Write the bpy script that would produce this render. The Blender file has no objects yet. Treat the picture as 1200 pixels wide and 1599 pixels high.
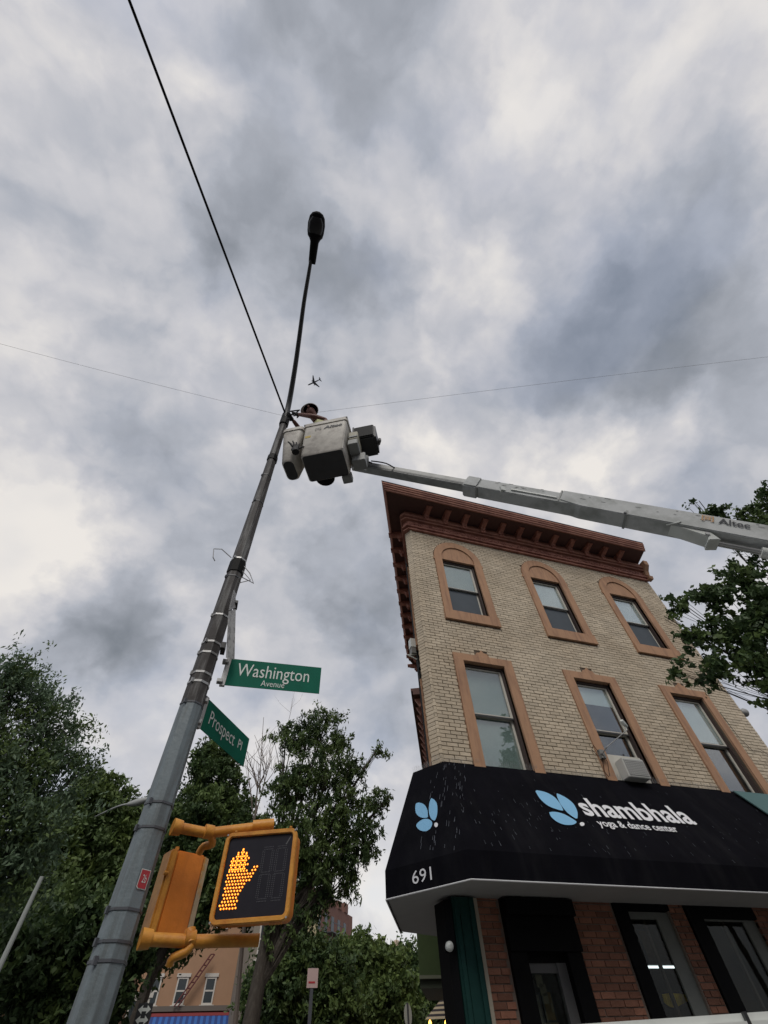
import bpy, bmesh, math, random
import numpy as np
from mathutils import Vector, Matrix
random.seed(7); rng = np.random.default_rng(11)
S = bpy.context.scene
COL = S.collection
R_ = math.radians
# ------------------------------------------------------------------ camera
F = 673.0; CX, CY = 600.0, 799.5
def nrm(v):
    v = np.array(v, float); return v/np.linalg.norm(v)
_Z = nrm([-30, -500, 673]); _X = nrm([3200, 715, 673]); _X = nrm(_X-_Z*(_X@_Z)); _Y = np.cross(_Z, _X)
ROT = np.array([_X, _Y, _Z]); EYE = np.array([0, 0, 1.6])
def ray(px, py): return ROT@nrm([px-CX, py-CY, F])
def at_y(px, py, Y): d = ray(px, py); return EYE+d*(Y-EYE[1])/d[1]
def at_z(px, py, z): d = ray(px, py); return EYE+d*(z-EYE[2])/d[2]
def at_r(px, py, r): d = ray(px, py); return EYE+d*r/math.hypot(d[0], d[1])
def proj(p):
    c = ROT.T@(np.array(p, float)-EYE); return CX+F*c[0]/c[2], CY+F*c[1]/c[2]
def depth(p): return (ROT.T@(np.array(p, float)-EYE))[2]
cam_d = bpy.data.cameras.new('camera'); cam = bpy.data.objects.new('camera', cam_d); COL.objects.link(cam)
cam_d.sensor_fit = 'VERTICAL'; cam_d.sensor_height = 24; cam_d.lens = F/1599*24
cam_d.clip_start = .05; cam_d.clip_end = 6000
right = ROT@[1, 0, 0]; up = ROT@[0, -1, 0]; back = ROT@[0, 0, -1]
M4 = Matrix(((right[0], up[0], back[0], 0), (right[1], up[1], back[1], 0), (right[2], up[2], back[2], 1.6), (0, 0, 0, 1)))
cam.matrix_world = M4; S.camera = cam
# ------------------------------------------------------------------ sun, exposure
SUN_EL, SUN_AZ = 50, -160      # degrees; azimuth measured from +Y towards +X (behind the camera, a little left)
sd = bpy.data.lights.new('sun', 'SUN'); sd.energy = 1.5; sd.angle = R_(25); sd.color = (1, .95, .88)
sun = bpy.data.objects.new('sun', sd); COL.objects.link(sun)
sv = Vector((math.cos(R_(SUN_EL))*math.sin(R_(SUN_AZ)), math.cos(R_(SUN_EL))*math.cos(R_(SUN_AZ)), math.sin(R_(SUN_EL))))
sun.rotation_euler = sv.to_track_quat('Z', 'Y').to_euler()
S.view_settings.view_transform = 'Standard'; S.view_settings.look = 'None'
S.view_settings.exposure = 0.0; S.view_settings.gamma = 1.0; S.view_settings.use_curve_mapping = False
# ------------------------------------------------------------------ world: broken overcast
W = bpy.data.worlds.new('World'); S.world = W; W.use_nodes = True
wt = W.node_tree; wt.nodes.clear()
class NT:
    def __init__(s, t): s.t = t
    def n(s, typ, **k):
        nd = s.t.nodes.new(typ)
        for a, b in k.items():
            if a == 'inp':
                for i, v in b.items():
                    if isinstance(v, bpy.types.NodeSocket): s.t.links.new(v, nd.inputs[i])
                    else: nd.inputs[i].default_value = v
            else: setattr(nd, a, b)
        return nd
    def math(s, op, a, b=0.0, c=0.0, clamp=False):
        return s.n('ShaderNodeMath', operation=op, use_clamp=clamp, inp={0: a, 1: b, 2: c}).outputs[0]
    def vmath(s, op, a, b=(0, 0, 0), out=0):
        return s.n('ShaderNodeVectorMath', operation=op, inp={0: a, 1: b}).outputs[out]
    def ramp(s, fac, stops, interp='LINEAR'):
        r = s.n('ShaderNodeValToRGB', inp={0: fac}); e = r.color_ramp; e.interpolation = interp
        while len(e.elements) > 1: e.elements.remove(e.elements[-1])
        e.elements[0].position = stops[0][0]; e.elements[0].color = (*stops[0][1], 1)
        for p, c in stops[1:]:
            q = e.elements.new(p); q.color = (*c, 1)
        return r.outputs[0]
    def mix(s, f, a, b, typ='MIX'):
        m = s.n('ShaderNodeMix', data_type='RGBA', blend_type=typ)
        for i, v in ((0, f), (6, a), (7, b)):
            if isinstance(v, bpy.types.NodeSocket): s.t.links.new(v, m.inputs[i])
            else: m.inputs[i].default_value = v if i == 0 else (*v[:3], 1)
        return m.outputs[2]
    def noise(s, vec, scale, detail=4, rough=.55, dist=0.0, out=0):
        return s.n('ShaderNodeTexNoise', inp={'Vector': vec, 'Scale': scale, 'Detail': detail, 'Roughness': rough, 'Distortion': dist}).outputs[out]
w = NT(wt)
tc = w.n('ShaderNodeTexCoord').outputs['Generated']
Pd = w.vmath('MULTIPLY', tc, (1.0, 1.0, 1.25))
warp = w.vmath('SUBTRACT', w.noise(Pd, 4.2, 6, .58, out=1), (.5, .5, .5))
wd = w.n('ShaderNodeVectorMath', operation='MULTIPLY_ADD', inp={0: warp, 1: (.26, .26, .26), 2: tc}).outputs[0]
wd = w.vmath('NORMALIZE', wd)
Pw = w.n('ShaderNodeVectorMath', operation='MULTIPLY_ADD', inp={0: warp, 1: (.10, .10, .10), 2: Pd}).outputs[0]
n1 = w.noise(Pw, 3.4, 4, .5)
n1 = w.n('ShaderNodeMapRange', interpolation_type='SMOOTHSTEP', inp={0: n1, 1: .36, 2: .64, 3: -.5, 4: .5}).outputs[0]
n2 = w.noise(Pw, 10.0, 7, .6)
n5 = w.n('ShaderNodeMapRange', interpolation_type='SMOOTHSTEP', inp={0: w.noise(Pw, 6.8, 5, .55), 1: .40, 2: .60, 3: -.5, 4: .5}).outputs[0]
n4 = w.math('ABSOLUTE', w.math('SUBTRACT', w.noise(Pw, 9.0, 3, .45), .5))     # billows: rounded tops, soft creases
v = w.math('MULTIPLY_ADD', n5, .048, w.math('MULTIPLY_ADD', n1, .06, .772))
v = w.math('MULTIPLY_ADD', w.math('SUBTRACT', n2, .5), .13, v)
v = w.math('MULTIPLY_ADD', w.math('SUBTRACT', n4, .08), .20, v)
BL = [(560, 15, 9, -.15), (790, 150, 5, .09), (900, 40, 9, .05), (1110, 160, 9, .07), (370, 315, 5, -.10), (420, 410, 6, -.13), (560, 480, 6, -.11), (300, 420, 4, -.07), (640, 300, 9, .03), (420, 230, 6, .05),
      (1030, 400, 6, -.09), (1100, 480, 7, -.11), (960, 550, 6, -.10), (880, 620, 5, -.08), (730, 430, 4, .05), (850, 720, 5, .17), (990, 690, 4, .15), (690, 740, 4, .12), (30, 860, 5, .17), (110, 830, 4, .10), (10, 800, 4, .08),
      (170, 970, 5, -.17), (230, 1010, 4, -.11), (60, 950, 4, -.04), (300, 800, 5, -.07), (230, 700, 5, -.05), (560, 880, 6, -.14), (600, 960, 5, -.12), (490, 1140, 5, .14), (430, 960, 4, .05), (590, 1300, 6, .10),
      (580, 1090, 5, -.15), (1130, 640, 6, -.06), (1060, 790, 5, -.06), (60, 470, 5, .08), (170, 560, 6, -.05), (200, 250, 9, .02), (60, 640, 5, .06), (60, 1120, 4, .08), (250, 1120, 5, .08), (100, 1060, 4, -.09), (700, 480, 6, .05), (600, 1430, 5, .05), (80, 300, 6, -.05)]
for bx, by, sg, amp in BL:
    c = ray(bx, by); amp *= .72
    dt = w.n('ShaderNodeVectorMath', operation='DOT_PRODUCT', inp={0: wd, 1: tuple(c)}).outputs['Value']
    mr = w.n('ShaderNodeMapRange', interpolation_type='SMOOTHSTEP', inp={0: dt, 1: math.cos(R_(sg*1.9)), 2: math.cos(R_(sg*.35)), 3: 0.0, 4: amp}).outputs[0]
    v = w.math('ADD', v, mr)
cl = w.ramp(v, [(.36, (.15, .165, .19)), (.5, (.22, .24, .27)), (.6, (.315, .335, .375)), (.7, (.44, .46, .51)), (.8, (.61, .605, .63)), (.92, (.86, .82, .775))])
sky = w.n('ShaderNodeTexSky', sky_type='NISHITA', sun_disc=False)
sky.sun_elevation = R_(SUN_EL); sky.sun_rotation = R_(SUN_AZ)
skyc = w.mix(1.0, sky.outputs[0], (.15, .15, .15), 'MULTIPLY')
gap = w.n('ShaderNodeMapRange', interpolation_type='SMOOTHSTEP', inp={0: w.noise(Pw, 2.4, 4, .5), 1: .46, 2: .66, 3: .03, 4: .24}).outputs[0]
full = w.mix(gap, cl, skyc)
bg = w.n('ShaderNodeBackground', inp={0: full, 1: 1.0})
wt.links.new(bg.outputs[0], w.n('ShaderNodeOutputWorld').inputs[0])

# ------------------------------------------------------------------ materials
MATS = {}
def mat(name, col, rough=.7, metal=0, var=0.0, vscale=3.0, bump=0.0, bscale=40, col2=None, c2amt=(.45, .65), spec=None, streak=None, island=0.0):
    if name in MATS: return MATS[name]
    m = bpy.data.materials.new(name); m.use_nodes = True; t = m.node_tree; k = NT(t)
    b = t.nodes['Principled BSDF']; b.inputs['Roughness'].default_value = rough; b.inputs['Metallic'].default_value = metal
    if spec is not None: b.inputs['Specular IOR Level'].default_value = spec
    pos = k.n('ShaderNodeNewGeometry').outputs['Position']
    c = None
    if col2 is not None:
        vec = pos
        if streak: vec = k.vmath('MULTIPLY', pos, streak)
        f = k.noise(vec, vscale, 6, .6)
        f = k.n('ShaderNodeMapRange', inp={0: f, 1: c2amt[0], 2: c2amt[1]}).outputs[0]
        c = k.mix(f, col, col2)
    if var or island:
        base = c if c is not None else col
        fac = k.noise(pos, vscale*2.3, 5, .6)
        val = k.math('MULTIPLY_ADD', k.math('SUBTRACT', fac, .5), var*2, 1.0)
        if island:
            ri = k.n('ShaderNodeNewGeometry').outputs['Random Per Island']; ro = k.n('ShaderNodeObjectInfo').outputs['Random']
            rr = k.math('FRACT', k.math('ADD', ri, ro))
            val = k.math('MULTIPLY', val, k.math('MULTIPLY_ADD', rr, island*2, 1-island))
        cm = k.n('ShaderNodeCombineXYZ', inp={0: val, 1: val, 2: val}).outputs[0]
        c = k.mix(1.0, base, cm, 'MULTIPLY') if c is None else k.mix(1.0, c, cm, 'MULTIPLY')
    if c is None: b.inputs['Base Color'].default_value = (*col, 1)
    else: t.links.new(c, b.inputs['Base Color'])
    if bump:
        bp = k.n('ShaderNodeBump', inp={'Strength': bump, 'Distance': .01, 'Height': k.noise(pos, bscale, 4, .6)})
        t.links.new(bp.outputs[0], b.inputs['Normal'])
    MATS[name] = m; return m
def emis(name, col, s):
    m = bpy.data.materials.new(name); m.use_nodes = True; t = m.node_tree; b = t.nodes['Principled BSDF']
    b.inputs['Base Color'].default_value = (*col, 1); b.inputs['Emission Color'].default_value = (*col, 1); b.inputs['Emission Strength'].default_value = s
    return m
def glassmat(name, tint=(.7, .75, .75), refl=2.2, rough=.01):
    m = bpy.data.materials.new(name); m.use_nodes = True; t = m.node_tree; t.nodes.clear(); k = NT(t)
    bf = k.n('ShaderNodeNewGeometry').outputs['Backfacing']; fr = k.n('ShaderNodeFresnel', inp={0: k.math('MULTIPLY_ADD', bf, 1/1.5-1.5, 1.5)}).outputs[0]; fac = k.math('MULTIPLY', fr, refl, clamp=True)
    pos = k.n('ShaderNodeNewGeometry').outputs['Position']
    bp = k.n('ShaderNodeBump', inp={'Strength': .04, 'Distance': .02, 'Height': k.noise(pos, 2.2, 2, .5)}).outputs[0]
    g = k.n('ShaderNodeBsdfGlossy', inp={0: (1, 1, 1, 1), 'Roughness': rough, 'Normal': bp}).outputs[0]
    tr = k.n('ShaderNodeBsdfTransparent', inp={0: (*tint, 1)}).outputs[0]
    mx = k.n('ShaderNodeMixShader', inp={0: fac, 1: tr, 2: g}).outputs[0]
    t.links.new(mx, k.n('ShaderNodeOutputMaterial').inputs[0]); return m
def leafmat(name, c, c2):
    m = bpy.data.materials.new(name); m.use_nodes = True; t = m.node_tree; b = t.nodes['Principled BSDF']; k = NT(t)
    ri = k.n('ShaderNodeNewGeometry').outputs['Random Per Island']
    pos = k.n('ShaderNodeNewGeometry').outputs['Position']
    f = k.math('ADD', k.math('MULTIPLY', ri, .5), k.math('MULTIPLY_ADD', k.noise(pos, .9, 3, .5), 1.6, -.55), clamp=True)
    t.links.new(k.mix(f, c, c2), b.inputs['Base Color'])
    b.inputs['Roughness'].default_value = .55; b.inputs['Specular IOR Level'].default_value = .3
    tl = k.n('ShaderNodeBsdfTranslucent'); t.links.new(k.mix(f, c, c2), tl.inputs[0])
    mx = k.n('ShaderNodeMixShader', inp={0: .25, 1: b.outputs[0], 2: tl.outputs[0]})
    t.links.new(mx.outputs[0], t.nodes['Material Output'].inputs[0]); return m

BRICK = mat('buff_brick', (.53, .45, .34), .85, var=.20, vscale=.9, bump=.5, bscale=60, island=.11, col2=(.44, .36, .26), c2amt=(.4, .7))
MORTAR = mat('mortar', (.10, .08, .06), .95, var=.3, vscale=4)
RBRICK = mat('red_brick', (.25, .11, .068), .85, var=.25, vscale=5, bump=.5, island=.3)
RMORT = mat('pale_mortar', (.22, .175, .145), .95, var=.2)
STUCCO = mat('terracotta_paint', (.40, .23, .135), .85, var=.16, vscale=2.2, bump=.5, bscale=50, col2=(.27, .15, .095), c2amt=(.46, .72), streak=(5, 5, .7))
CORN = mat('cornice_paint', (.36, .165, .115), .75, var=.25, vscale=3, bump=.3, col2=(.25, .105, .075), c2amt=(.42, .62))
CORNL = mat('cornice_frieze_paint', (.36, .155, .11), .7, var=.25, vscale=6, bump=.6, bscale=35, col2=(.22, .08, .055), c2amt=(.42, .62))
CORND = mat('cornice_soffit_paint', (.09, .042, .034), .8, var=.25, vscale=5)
JAMB = mat('brown_jamb', (.045, .03, .026), .6, var=.2)
SASH = mat('pale_sash', (.50, .48, .42), .5, var=.12)
SASHD = mat('dark_sash', (.03, .03, .03), .5)
SKYBLIND = mat('blind', (.74, .78, .78), .9, var=.05)  # pale sheet; behind most upper panes its colour stands in for reflected sky
BLIND2 = mat('grey_blind', (.40, .46, .43), .9, var=.08)
SCREEN = mat('insect_screen', (.07, .085, .10), .8, var=.15, vscale=2)
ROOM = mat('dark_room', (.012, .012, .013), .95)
GLASS = glassmat('window_glass', (.82, .86, .86), 2.6)
SGLASS = glassmat('shop_glass', (.86, .9, .88), .28)
AWN = mat('awning_canvas', (.0055, .0055, .0078), .9, var=.5, vscale=1.2, col2=(.011, .011, .013), c2amt=(.5, .75), streak=(3, 1, .6), bump=.9, bscale=2.2, spec=.04)
AWNTEAL = mat('teal_canvas', (.06, .13, .13), .7, var=.15)
SOFF = mat('awning_soffit_panel', (.36, .36, .35), .8, var=.12, vscale=2)
TRIMW = mat('white_trim', (.6, .6, .6), .5)
PRINTW = mat('white_print', (.72, .72, .74), .7, var=.06)
PRINTB = mat('blue_print', (.20, .44, .66), .7, var=.06)
SPOT = mat('droppings', (.10, .11, .13), .9, var=.3)
PILG = mat('green_pilaster_paint', (.010, .042, .037), .7, spec=.15, var=.3, vscale=4, bump=.2)
BLACKP = mat('black_paint', (.004, .004, .0045), .6, spec=.08)
CREAM = mat('cream_trim', (.36, .32, .25), .7)
POLE = mat('pole_paint', (.155, .190, .205), .5, var=.22, vscale=4, bump=.35, bscale=24, col2=(.115, .135, .14), c2amt=(.48, .62), streak=(4, 4, .5))
POLED = mat('pole_weathered', (.055, .050, .048), .65, var=.45, vscale=3, spec=.3, col2=(.17, .17, .165), c2amt=(.50, .66), streak=(6, 6, .6), bump=.3)
STEEL = mat('strap_steel', (.36, .36, .355), .4, .4, var=.15)
STRAPD = mat('dark_strap', (.07, .075, .085), .5)
BLACK = mat('black_rubber', (.005, .005, .005), .6, spec=.12)
LAMPM = mat('lamp_housing', (.008, .008, .009), .7, spec=.1)
ARMM = mat('lamp_arm_metal', (.06, .06, .06), .5, .2, var=.2)
SIGNG = mat('sign_green', (.003, .115, .072), .6, var=.22, spec=.12)
SIGNW = mat('sign_white', (.62, .65, .62), .5)
YEL = mat('signal_yellow', (.60, .27, .035), .5, var=.25, vscale=7, bump=.3, bscale=35, col2=(.47, .17, .02), c2amt=(.45, .68))
ORG = mat('signal_orange', (.62, .19, .018), .5, var=.22, vscale=5, bump=.2, bscale=30, col2=(.48, .14, .015), c2amt=(.5, .72), streak=(3, 3, .6))
YELW = mat('signal_weathered_yellow', (.55, .43, .27), .6, var=.25, vscale=8, col2=(.62, .30, .06), c2amt=(.5, .62))
FACE = mat('signal_lens', (.020, .019, .025), .35, var=.3, vscale=6, spec=.25)
LEDOFF = mat('led_off', (.075, .075, .085), .5)
LED = emis('led_orange', (1.0, .24, .008), 1.7)
LEDC = emis('led_core', (1.0, .55, .08), 1.7); LENSLIT = emis('lit_lens', (1.0, .13, .004), .02)
HALO = mat('led_backing', (.10, .035, .01), .6)
TRUCKW = mat('truck_white', (.60, .62, .59), .4, var=.08, vscale=3, col2=(.48, .50, .47), c2amt=(.5, .75))
BOOMW = mat('boom_white', (.50, .515, .51), .65, spec=.2, var=.10, vscale=4, col2=(.33, .345, .33), c2amt=(.45, .7), bump=.1)
BOOMD = mat('boom_grey', (.26, .27, .26), .5, var=.15, vscale=5)
INNER = mat('boom_inner', (.31, .32, .31), .5, var=.15, vscale=5, col2=(.22, .23, .22))
BUCK = mat('bucket_fibreglass', (.54, .51, .45), .55, var=.25, vscale=5, bump=.2, col2=(.33, .30, .26), c2amt=(.45, .7))
BUCKD = mat('bucket_floor', (.050, .050, .052), .6, var=.25, vscale=5)
DGREY = mat('dark_plastic', (.02, .021, .023), .5)
LOGOO = mat('logo_orange', (.45, .26, .12), .6)
LOGOK = mat('logo_black', (.02, .021, .024), .5)
PEACH = mat('peach_scratches', (.45, .46, .44), .6)
CONC = mat('concrete', (.20, .195, .185), .9, var=.2, vscale=1.5, bump=.3)
ASPH = mat('asphalt', (.05, .05, .052), .9, var=.25, vscale=2, bump=.5, bscale=60)
GROUND = mat('ground', (.08, .08, .075), .95, var=.2, vscale=.2)
BARK = mat('bark', (.045, .036, .028), .9, var=.4, vscale=8, bump=.8, bscale=30, streak=(3, 3, 1), col2=(.07, .06, .048))
TWIG = mat('twig', (.16, .13, .11), .9)
TAN = mat('tan_wall', (.36, .215, .13), .85, var=.12, vscale=.7)
TANW = mat('pale_frame', (.55, .52, .47), .7)
BEIGE = mat('beige_wall', (.24, .21, .17), .85, var=.12, vscale=.8)
BROWNB = mat('brown_brick', (.17, .085, .065), .9, var=.2, vscale=.5)
TOWERM = mat('far_stone', (.42, .33, .26), .9, var=.1, vscale=.3)
GREENP = mat('green_panel', (.055, .085, .03), .6, var=.25, vscale=2)
DKWIN = mat('far_glass', (.04, .05, .055), .15)
SKIN = mat('skin', (.17, .07, .05), .6, var=.1)
HELM = mat('helmet', (.55, .56, .54), .4)
VEST = mat('vest', (.50, .50, .26), .7, var=.15, vscale=8)
GLOVE = mat('glove', (.012, .012, .013), .7)
RED = mat('sticker_red', (.40, .03, .04), .5)
PINK = mat('faded_sign', (.50, .36, .34), .6, var=.1)
PLANE = mat('aircraft_paint', (.02, .022, .03), .5)
YG = mat('yellow_cloth', (.72, .48, .04), .7, var=.2)
TUBE = emis('tube', (.9, .95, 1), 1.6)
BULB = emis('bulb', (1, .45, .08), 6)
STRIPEC = mat('stripe_cream', (.50, .42, .28), .8); STRIPEK = mat('stripe_dark', (.03, .025, .03), .8)
BLUEC = mat('blue_canvas', (.03, .12, .38), .7, var=.1); BLUED = mat('blue_canvas_dark', (.015, .05, .2), .7)
L_A = leafmat('leaf_mid', (.055, .092, .032), (.14, .20, .06))
L_B = leafmat('leaf_dark', (.034, .062, .026), (.08, .13, .044))
L_C = leafmat('leaf_haze_blue', (.075, .125, .075), (.14, .20, .11))  # lighter, bluish leaf tone with haze put into the colour
L_D = leafmat('leaf_bright', (.08, .125, .035), (.15, .20, .055))

# ------------------------------------------------------------------ mesh helpers
class MB:
    """collects vertices and faces of one mesh, with material slots"""
    def __init__(s): s.v = []; s.f = []; s.m = []
    def add(s, vs, fs, mi=0):
        o = len(s.v); s.v += [tuple(map(float, p)) for p in vs]; s.f += [tuple(i+o for i in f) for f in fs]; s.m += [mi]*len(fs)
    def box(s, c, size, M=None, mi=0):
        x, y, z = [a/2 for a in size]
        vs = [Vector(((-x if i & 1 == 0 else x), (-y if i & 2 == 0 else y), (-z if i & 4 == 0 else z))) for i in range(8)]
        if M is not None: vs = [M@q for q in vs]
        vs = [q+Vector(c) for q in vs]
        s.add(vs, [(0, 2, 3, 1), (4, 5, 7, 6), (0, 1, 5, 4), (2, 6, 7, 3), (0, 4, 6, 2), (1, 3, 7, 5)], mi)
    def box2(s, a, b, mi=0):
        s.box([(p+q)/2 for p, q in zip(a, b)], [abs(q-p) for p, q in zip(a, b)], None, mi)
    def tube(s, pts, rad, n=8, mi=0, caps=True):
        pts = [Vector(p) for p in pts]; k = len(pts)
        if not hasattr(rad, '__len__'): rad = [rad]*k
        o = len(s.v); prev = None
        for i, p in enumerate(pts):
            t = (pts[min(i+1, k-1)]-pts[max(i-1, 0)]).normalized()
            if prev is None:
                a = Vector((0, 0, 1)) if abs(t.z) < .9 else Vector((1, 0, 0)); u = t.cross(a).normalized()
            else: u = (prev-t*prev.dot(t)).normalized()
            prev = u; vv = t.cross(u)
            for j in range(n):
                an = 2*math.pi*j/n; q = p+(u*math.cos(an)+vv*math.sin(an))*rad[i]; s.v.append(tuple(q))
        for i in range(k-1):
            for j in range(n):
                s.f.append((o+i*n+j, o+i*n+(j+1) % n, o+(i+1)*n+(j+1) % n, o+(i+1)*n+j)); s.m.append(mi)
        if caps:
            s.f.append(tuple(o+j for j in reversed(range(n)))); s.m.append(mi)
            s.f.append(tuple(o+(k-1)*n+j for j in range(n))); s.m.append(mi)
    def prism(s, poly, ext, mi=0):
        """closed polygon of 3D points extruded by vector ext"""
        n = len(poly); P0 = [Vector(p) for p in poly]; P1 = [p+Vector(ext) for p in P0]
        s.add(P0+P1, [tuple(range(n)), tuple(reversed(range(n, 2*n)))]+[(i, i+n, (i+1) % n+n, (i+1) % n) for i in range(n)], mi)
    def ring(s, outer, inner, ext, mi=0):
        n = len(outer); A = [Vector(p) for p in outer]; B = [Vector(p) for p in inner]; e = Vector(ext)
        vs = A+B+[p+e for p in A]+[p+e for p in B]; fs = []
        for i in range(n):
            j = (i+1) % n
            fs += [(i, j, n+j, n+i), (2*n+i, 3*n+i, 3*n+j, 2*n+j), (i, 2*n+i, 2*n+j, j), (n+i, n+j, 3*n+j, 3*n+i)]
        s.add(vs, fs, mi)
    def build(s, name, mats, parent=None, smooth=False, bevel=0, recalc=True, kind=None):
        me = bpy.data.meshes.new(name); me.from_pydata(s.v, [], s.f)
        if not isinstance(mats, (list, tuple)): mats = [mats]
        for m in mats: me.materials.append(m)
        if len(mats) > 1: me.polygons.foreach_set('material_index', s.m)
        if recalc and len(s.f) < 60000:
            bm = bmesh.new(); bm.from_mesh(me); bmesh.ops.recalc_face_normals(bm, faces=bm.faces)
            if bevel:
                bmesh.ops.bevel(bm, geom=[e for e in bm.edges if e.is_manifold and e.calc_face_angle(0) > .5], offset=bevel, segments=2, affect='EDGES')
            bm.to_mesh(me); bm.free()
        if smooth:
            me.polygons.foreach_set('use_smooth', [True]*len(me.polygons))
            try: me.set_sharp_from_angle(angle=R_(40))
            except Exception: pass
        o = bpy.data.objects.new(name, me); COL.objects.link(o)
        if parent: o.parent = parent
        if kind: o['kind'] = kind
        return o
def tag(o, label=None, cat=None, group=None, kind=None):
    for k_, v_ in (('label', label), ('category', cat), ('group', group), ('kind', kind)):
        if v_: o[k_] = v_
    return o
def thing(name, label, cat, loc=(0, 0, 0), rz=0, group=None):
    o = bpy.data.objects.new(name, None); COL.objects.link(o); o.location = loc; o.rotation_euler = (0, 0, rz); o.empty_display_size = .2
    return tag(o, label, cat, group)
FONT = bpy.data.fonts.load('<builtin>') if False else None
def text_obj(name, s, M, width, height, m, depth=.004, bold=0.0, parent=None, spacing=1.0, shear=0.0):
    """flat lettering: M maps local x (reading direction), y (up), z (outward); baseline-left at origin; scaled to width x cap height of the text box"""
    cu = bpy.data.curves.new('txt', 'FONT'); cu.body = s; cu.size = 1; cu.offset = bold; cu.space_character = spacing; cu.shear = shear; cu.resolution_u = 3
    to = bpy.data.objects.new('txt', cu); COL.objects.link(to)
    dg = bpy.context.evaluated_depsgraph_get(); me = bpy.data.meshes.new_from_object(to.evaluated_get(dg)); COL.objects.unlink(to); bpy.data.objects.remove(to)
    co = np.array([tuple(q.co) for q in me.vertices]); x0, x1 = co[:, 0].min(), co[:, 0].max(); y1 = co[:, 1].max()
    sx = width/(x1-x0); sy = height/y1
    for q in me.vertices: q.co = M@Vector(((q.co.x-x0)*sx, q.co.y*sy, depth))
    me.materials.clear(); me.materials.append(m); me.name = name
    o = bpy.data.objects.new(name, me); COL.objects.link(o)
    if parent: o.parent = parent
    return o
def frame(origin, u, v):
    u = Vector(u).normalized(); v = Vector(v); v = (v-u*v.dot(u)).normalized(); n_ = u.cross(v)
    M = Matrix.Identity(4)
    for i in range(3): M[i][0] = u[i]; M[i][1] = v[i]; M[i][2] = n_[i]; M[i][3] = origin[i]
    return M
def fill_poly(name, pts2, M, m, depth=.004, parent=None):
    b = MB(); b.add([M@Vector((x, y, depth)) for x, y in pts2], [tuple(range(len(pts2)))]); return b.build(name, m, parent, recalc=False)

# ------------------------------------------------------------------ ground, road, sidewalk
b = MB(); b.add([(-900, -900, -.14), (900, -900, -.14), (900, 900, -.14), (-900, 900, -.14)], [(0, 1, 2, 3)]); tag(b.build('ground', GROUND), kind='structure')
b = MB(); b.add([(-60, -14, -.134), (60, -14, -.134), (60, 4.5, -.134), (-60, 4.5, -.134)], [(0, 1, 2, 3)]); tag(b.build('road', ASPH), kind='structure')
u66 = np.array([math.cos(R_(66)), math.sin(R_(66)), 0]); n66 = np.array([-math.sin(R_(66)), math.cos(R_(66)), 0])
b = MB(); p0 = np.array([-2.0, 4.5, -.130])
b.add([p0, p0+u66*70, p0+u66*70+n66*10, p0+n66*10], [(0, 1, 2, 3)]); tag(b.build('side_road', ASPH), kind='structure')
b = MB()   # corner sidewalk with a rounded bulb at the pole
poly = [(60, 4.6), (2.6, 4.6), (1.4, 4.1), (.6, 3.3), (-.5, 3.0), (-1.4, 3.5), (-1.8, 4.5)]
e = np.array([-1.8, 4.5, 0])+u66*60; poly += [(e[0], e[1]), (60, e[1])]
b.prism([(x, y, 0) for x, y in poly], (0, 0, -.135)); tag(b.build('sidewalk', CONC), kind='structure')

# ------------------------------------------------------------------ corner building
D = 7.0
A0 = np.array([3.27, 7.0]); B0 = A0+.20*np.array([-.545, .839])
XR = 11.28; SIDE = math.radians(66.3); us = np.array([math.cos(SIDE), math.sin(SIDE)])
bld = thing('corner_building', 'three storey buff brick corner building with terracotta window surrounds and red brown cornice', 'building', (3.27, 7, 0))
def bchild(o):
    o.parent = bld; o.matrix_parent_inverse = Matrix.Translation((-3.27, -7, 0)); return o
WC = [4.53, 7.18, 9.77]           # window centres
HW = .685                          # surround half width
OW = .475                          # opening half width
def hole(x, z):
    for c in WC:
        if abs(x-c) < OW and (8.24 < z < 10.6 or 4.3 < z < 6.93): return True
    return False
# solid wall (mortar backing) in strips round the openings
b = MB(); Tw = .30; yb = D+.016
xs = [A0[0]]
for c in WC: xs += [c-OW, c+OW]
xs += [XR]
for i in range(0, len(xs), 2): b.box2((xs[i], yb, 3.2), (xs[i+1], yb+Tw, 12.0))
for c in WC:
    for z0, z1 in ((3.2, 4.3), (6.93, 8.24), (10.06, 12.0)): b.box2((c-OW, yb, z0), (c+OW, yb+Tw, z1))
bchild(b.build('front_wall', MORTAR))
b = MB()
q = [(A0[0], A0[1]+.012), (B0[0]+.01, B0[1]+.01), tuple(B0+us*9.0), tuple(B0+us*9.0+np.array([8, 0])), (XR, D+9), (XR, D+.4), (A0[0]+.3, D+.4)]
b.prism([(x, y, 3.2) for x, y in q], (0, 0, 8.8)); 
# hollow look behind windows comes from dark boxes further down, so the shell keeps clear of the front rooms
bb = MB()
s0 = B0; s1 = B0+us*9.0
bb.prism([(s0[0]+.012, s0[1]+.004, 0), (s1[0], s1[1], 0), (s1[0]+.3, s1[1], 0), (s0[0]+.3, s0[1]+.2, 0)], (0, 0, 12.0))
bb.prism([(A0[0], A0[1]+.012, 3.16), (s0[0]+.012, s0[1]+.004, 3.16), (s0[0]+.3, s0[1]+.1, 3.16), (A0[0]+.2, A0[1]+.25, 3.16)], (0, 0, 8.84))
bchild(bb.build('side_wall', MORTAR))
bb = MB(); bb.box2((XR-.3, D+.35, 0), (XR, D+9, 12)); bchild(bb.build('party_wall', MORTAR))
bb = MB(); bb.prism([(A0[0]+.1, A0[1]+.1, 11.75), (XR-.02, A0[1]+.1, 11.75), (XR-.02, D+8, 11.75), (s1[0], s1[1], 11.75)], (0, 0, .15)); bchild(bb.build('roof', ROOM))
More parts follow.
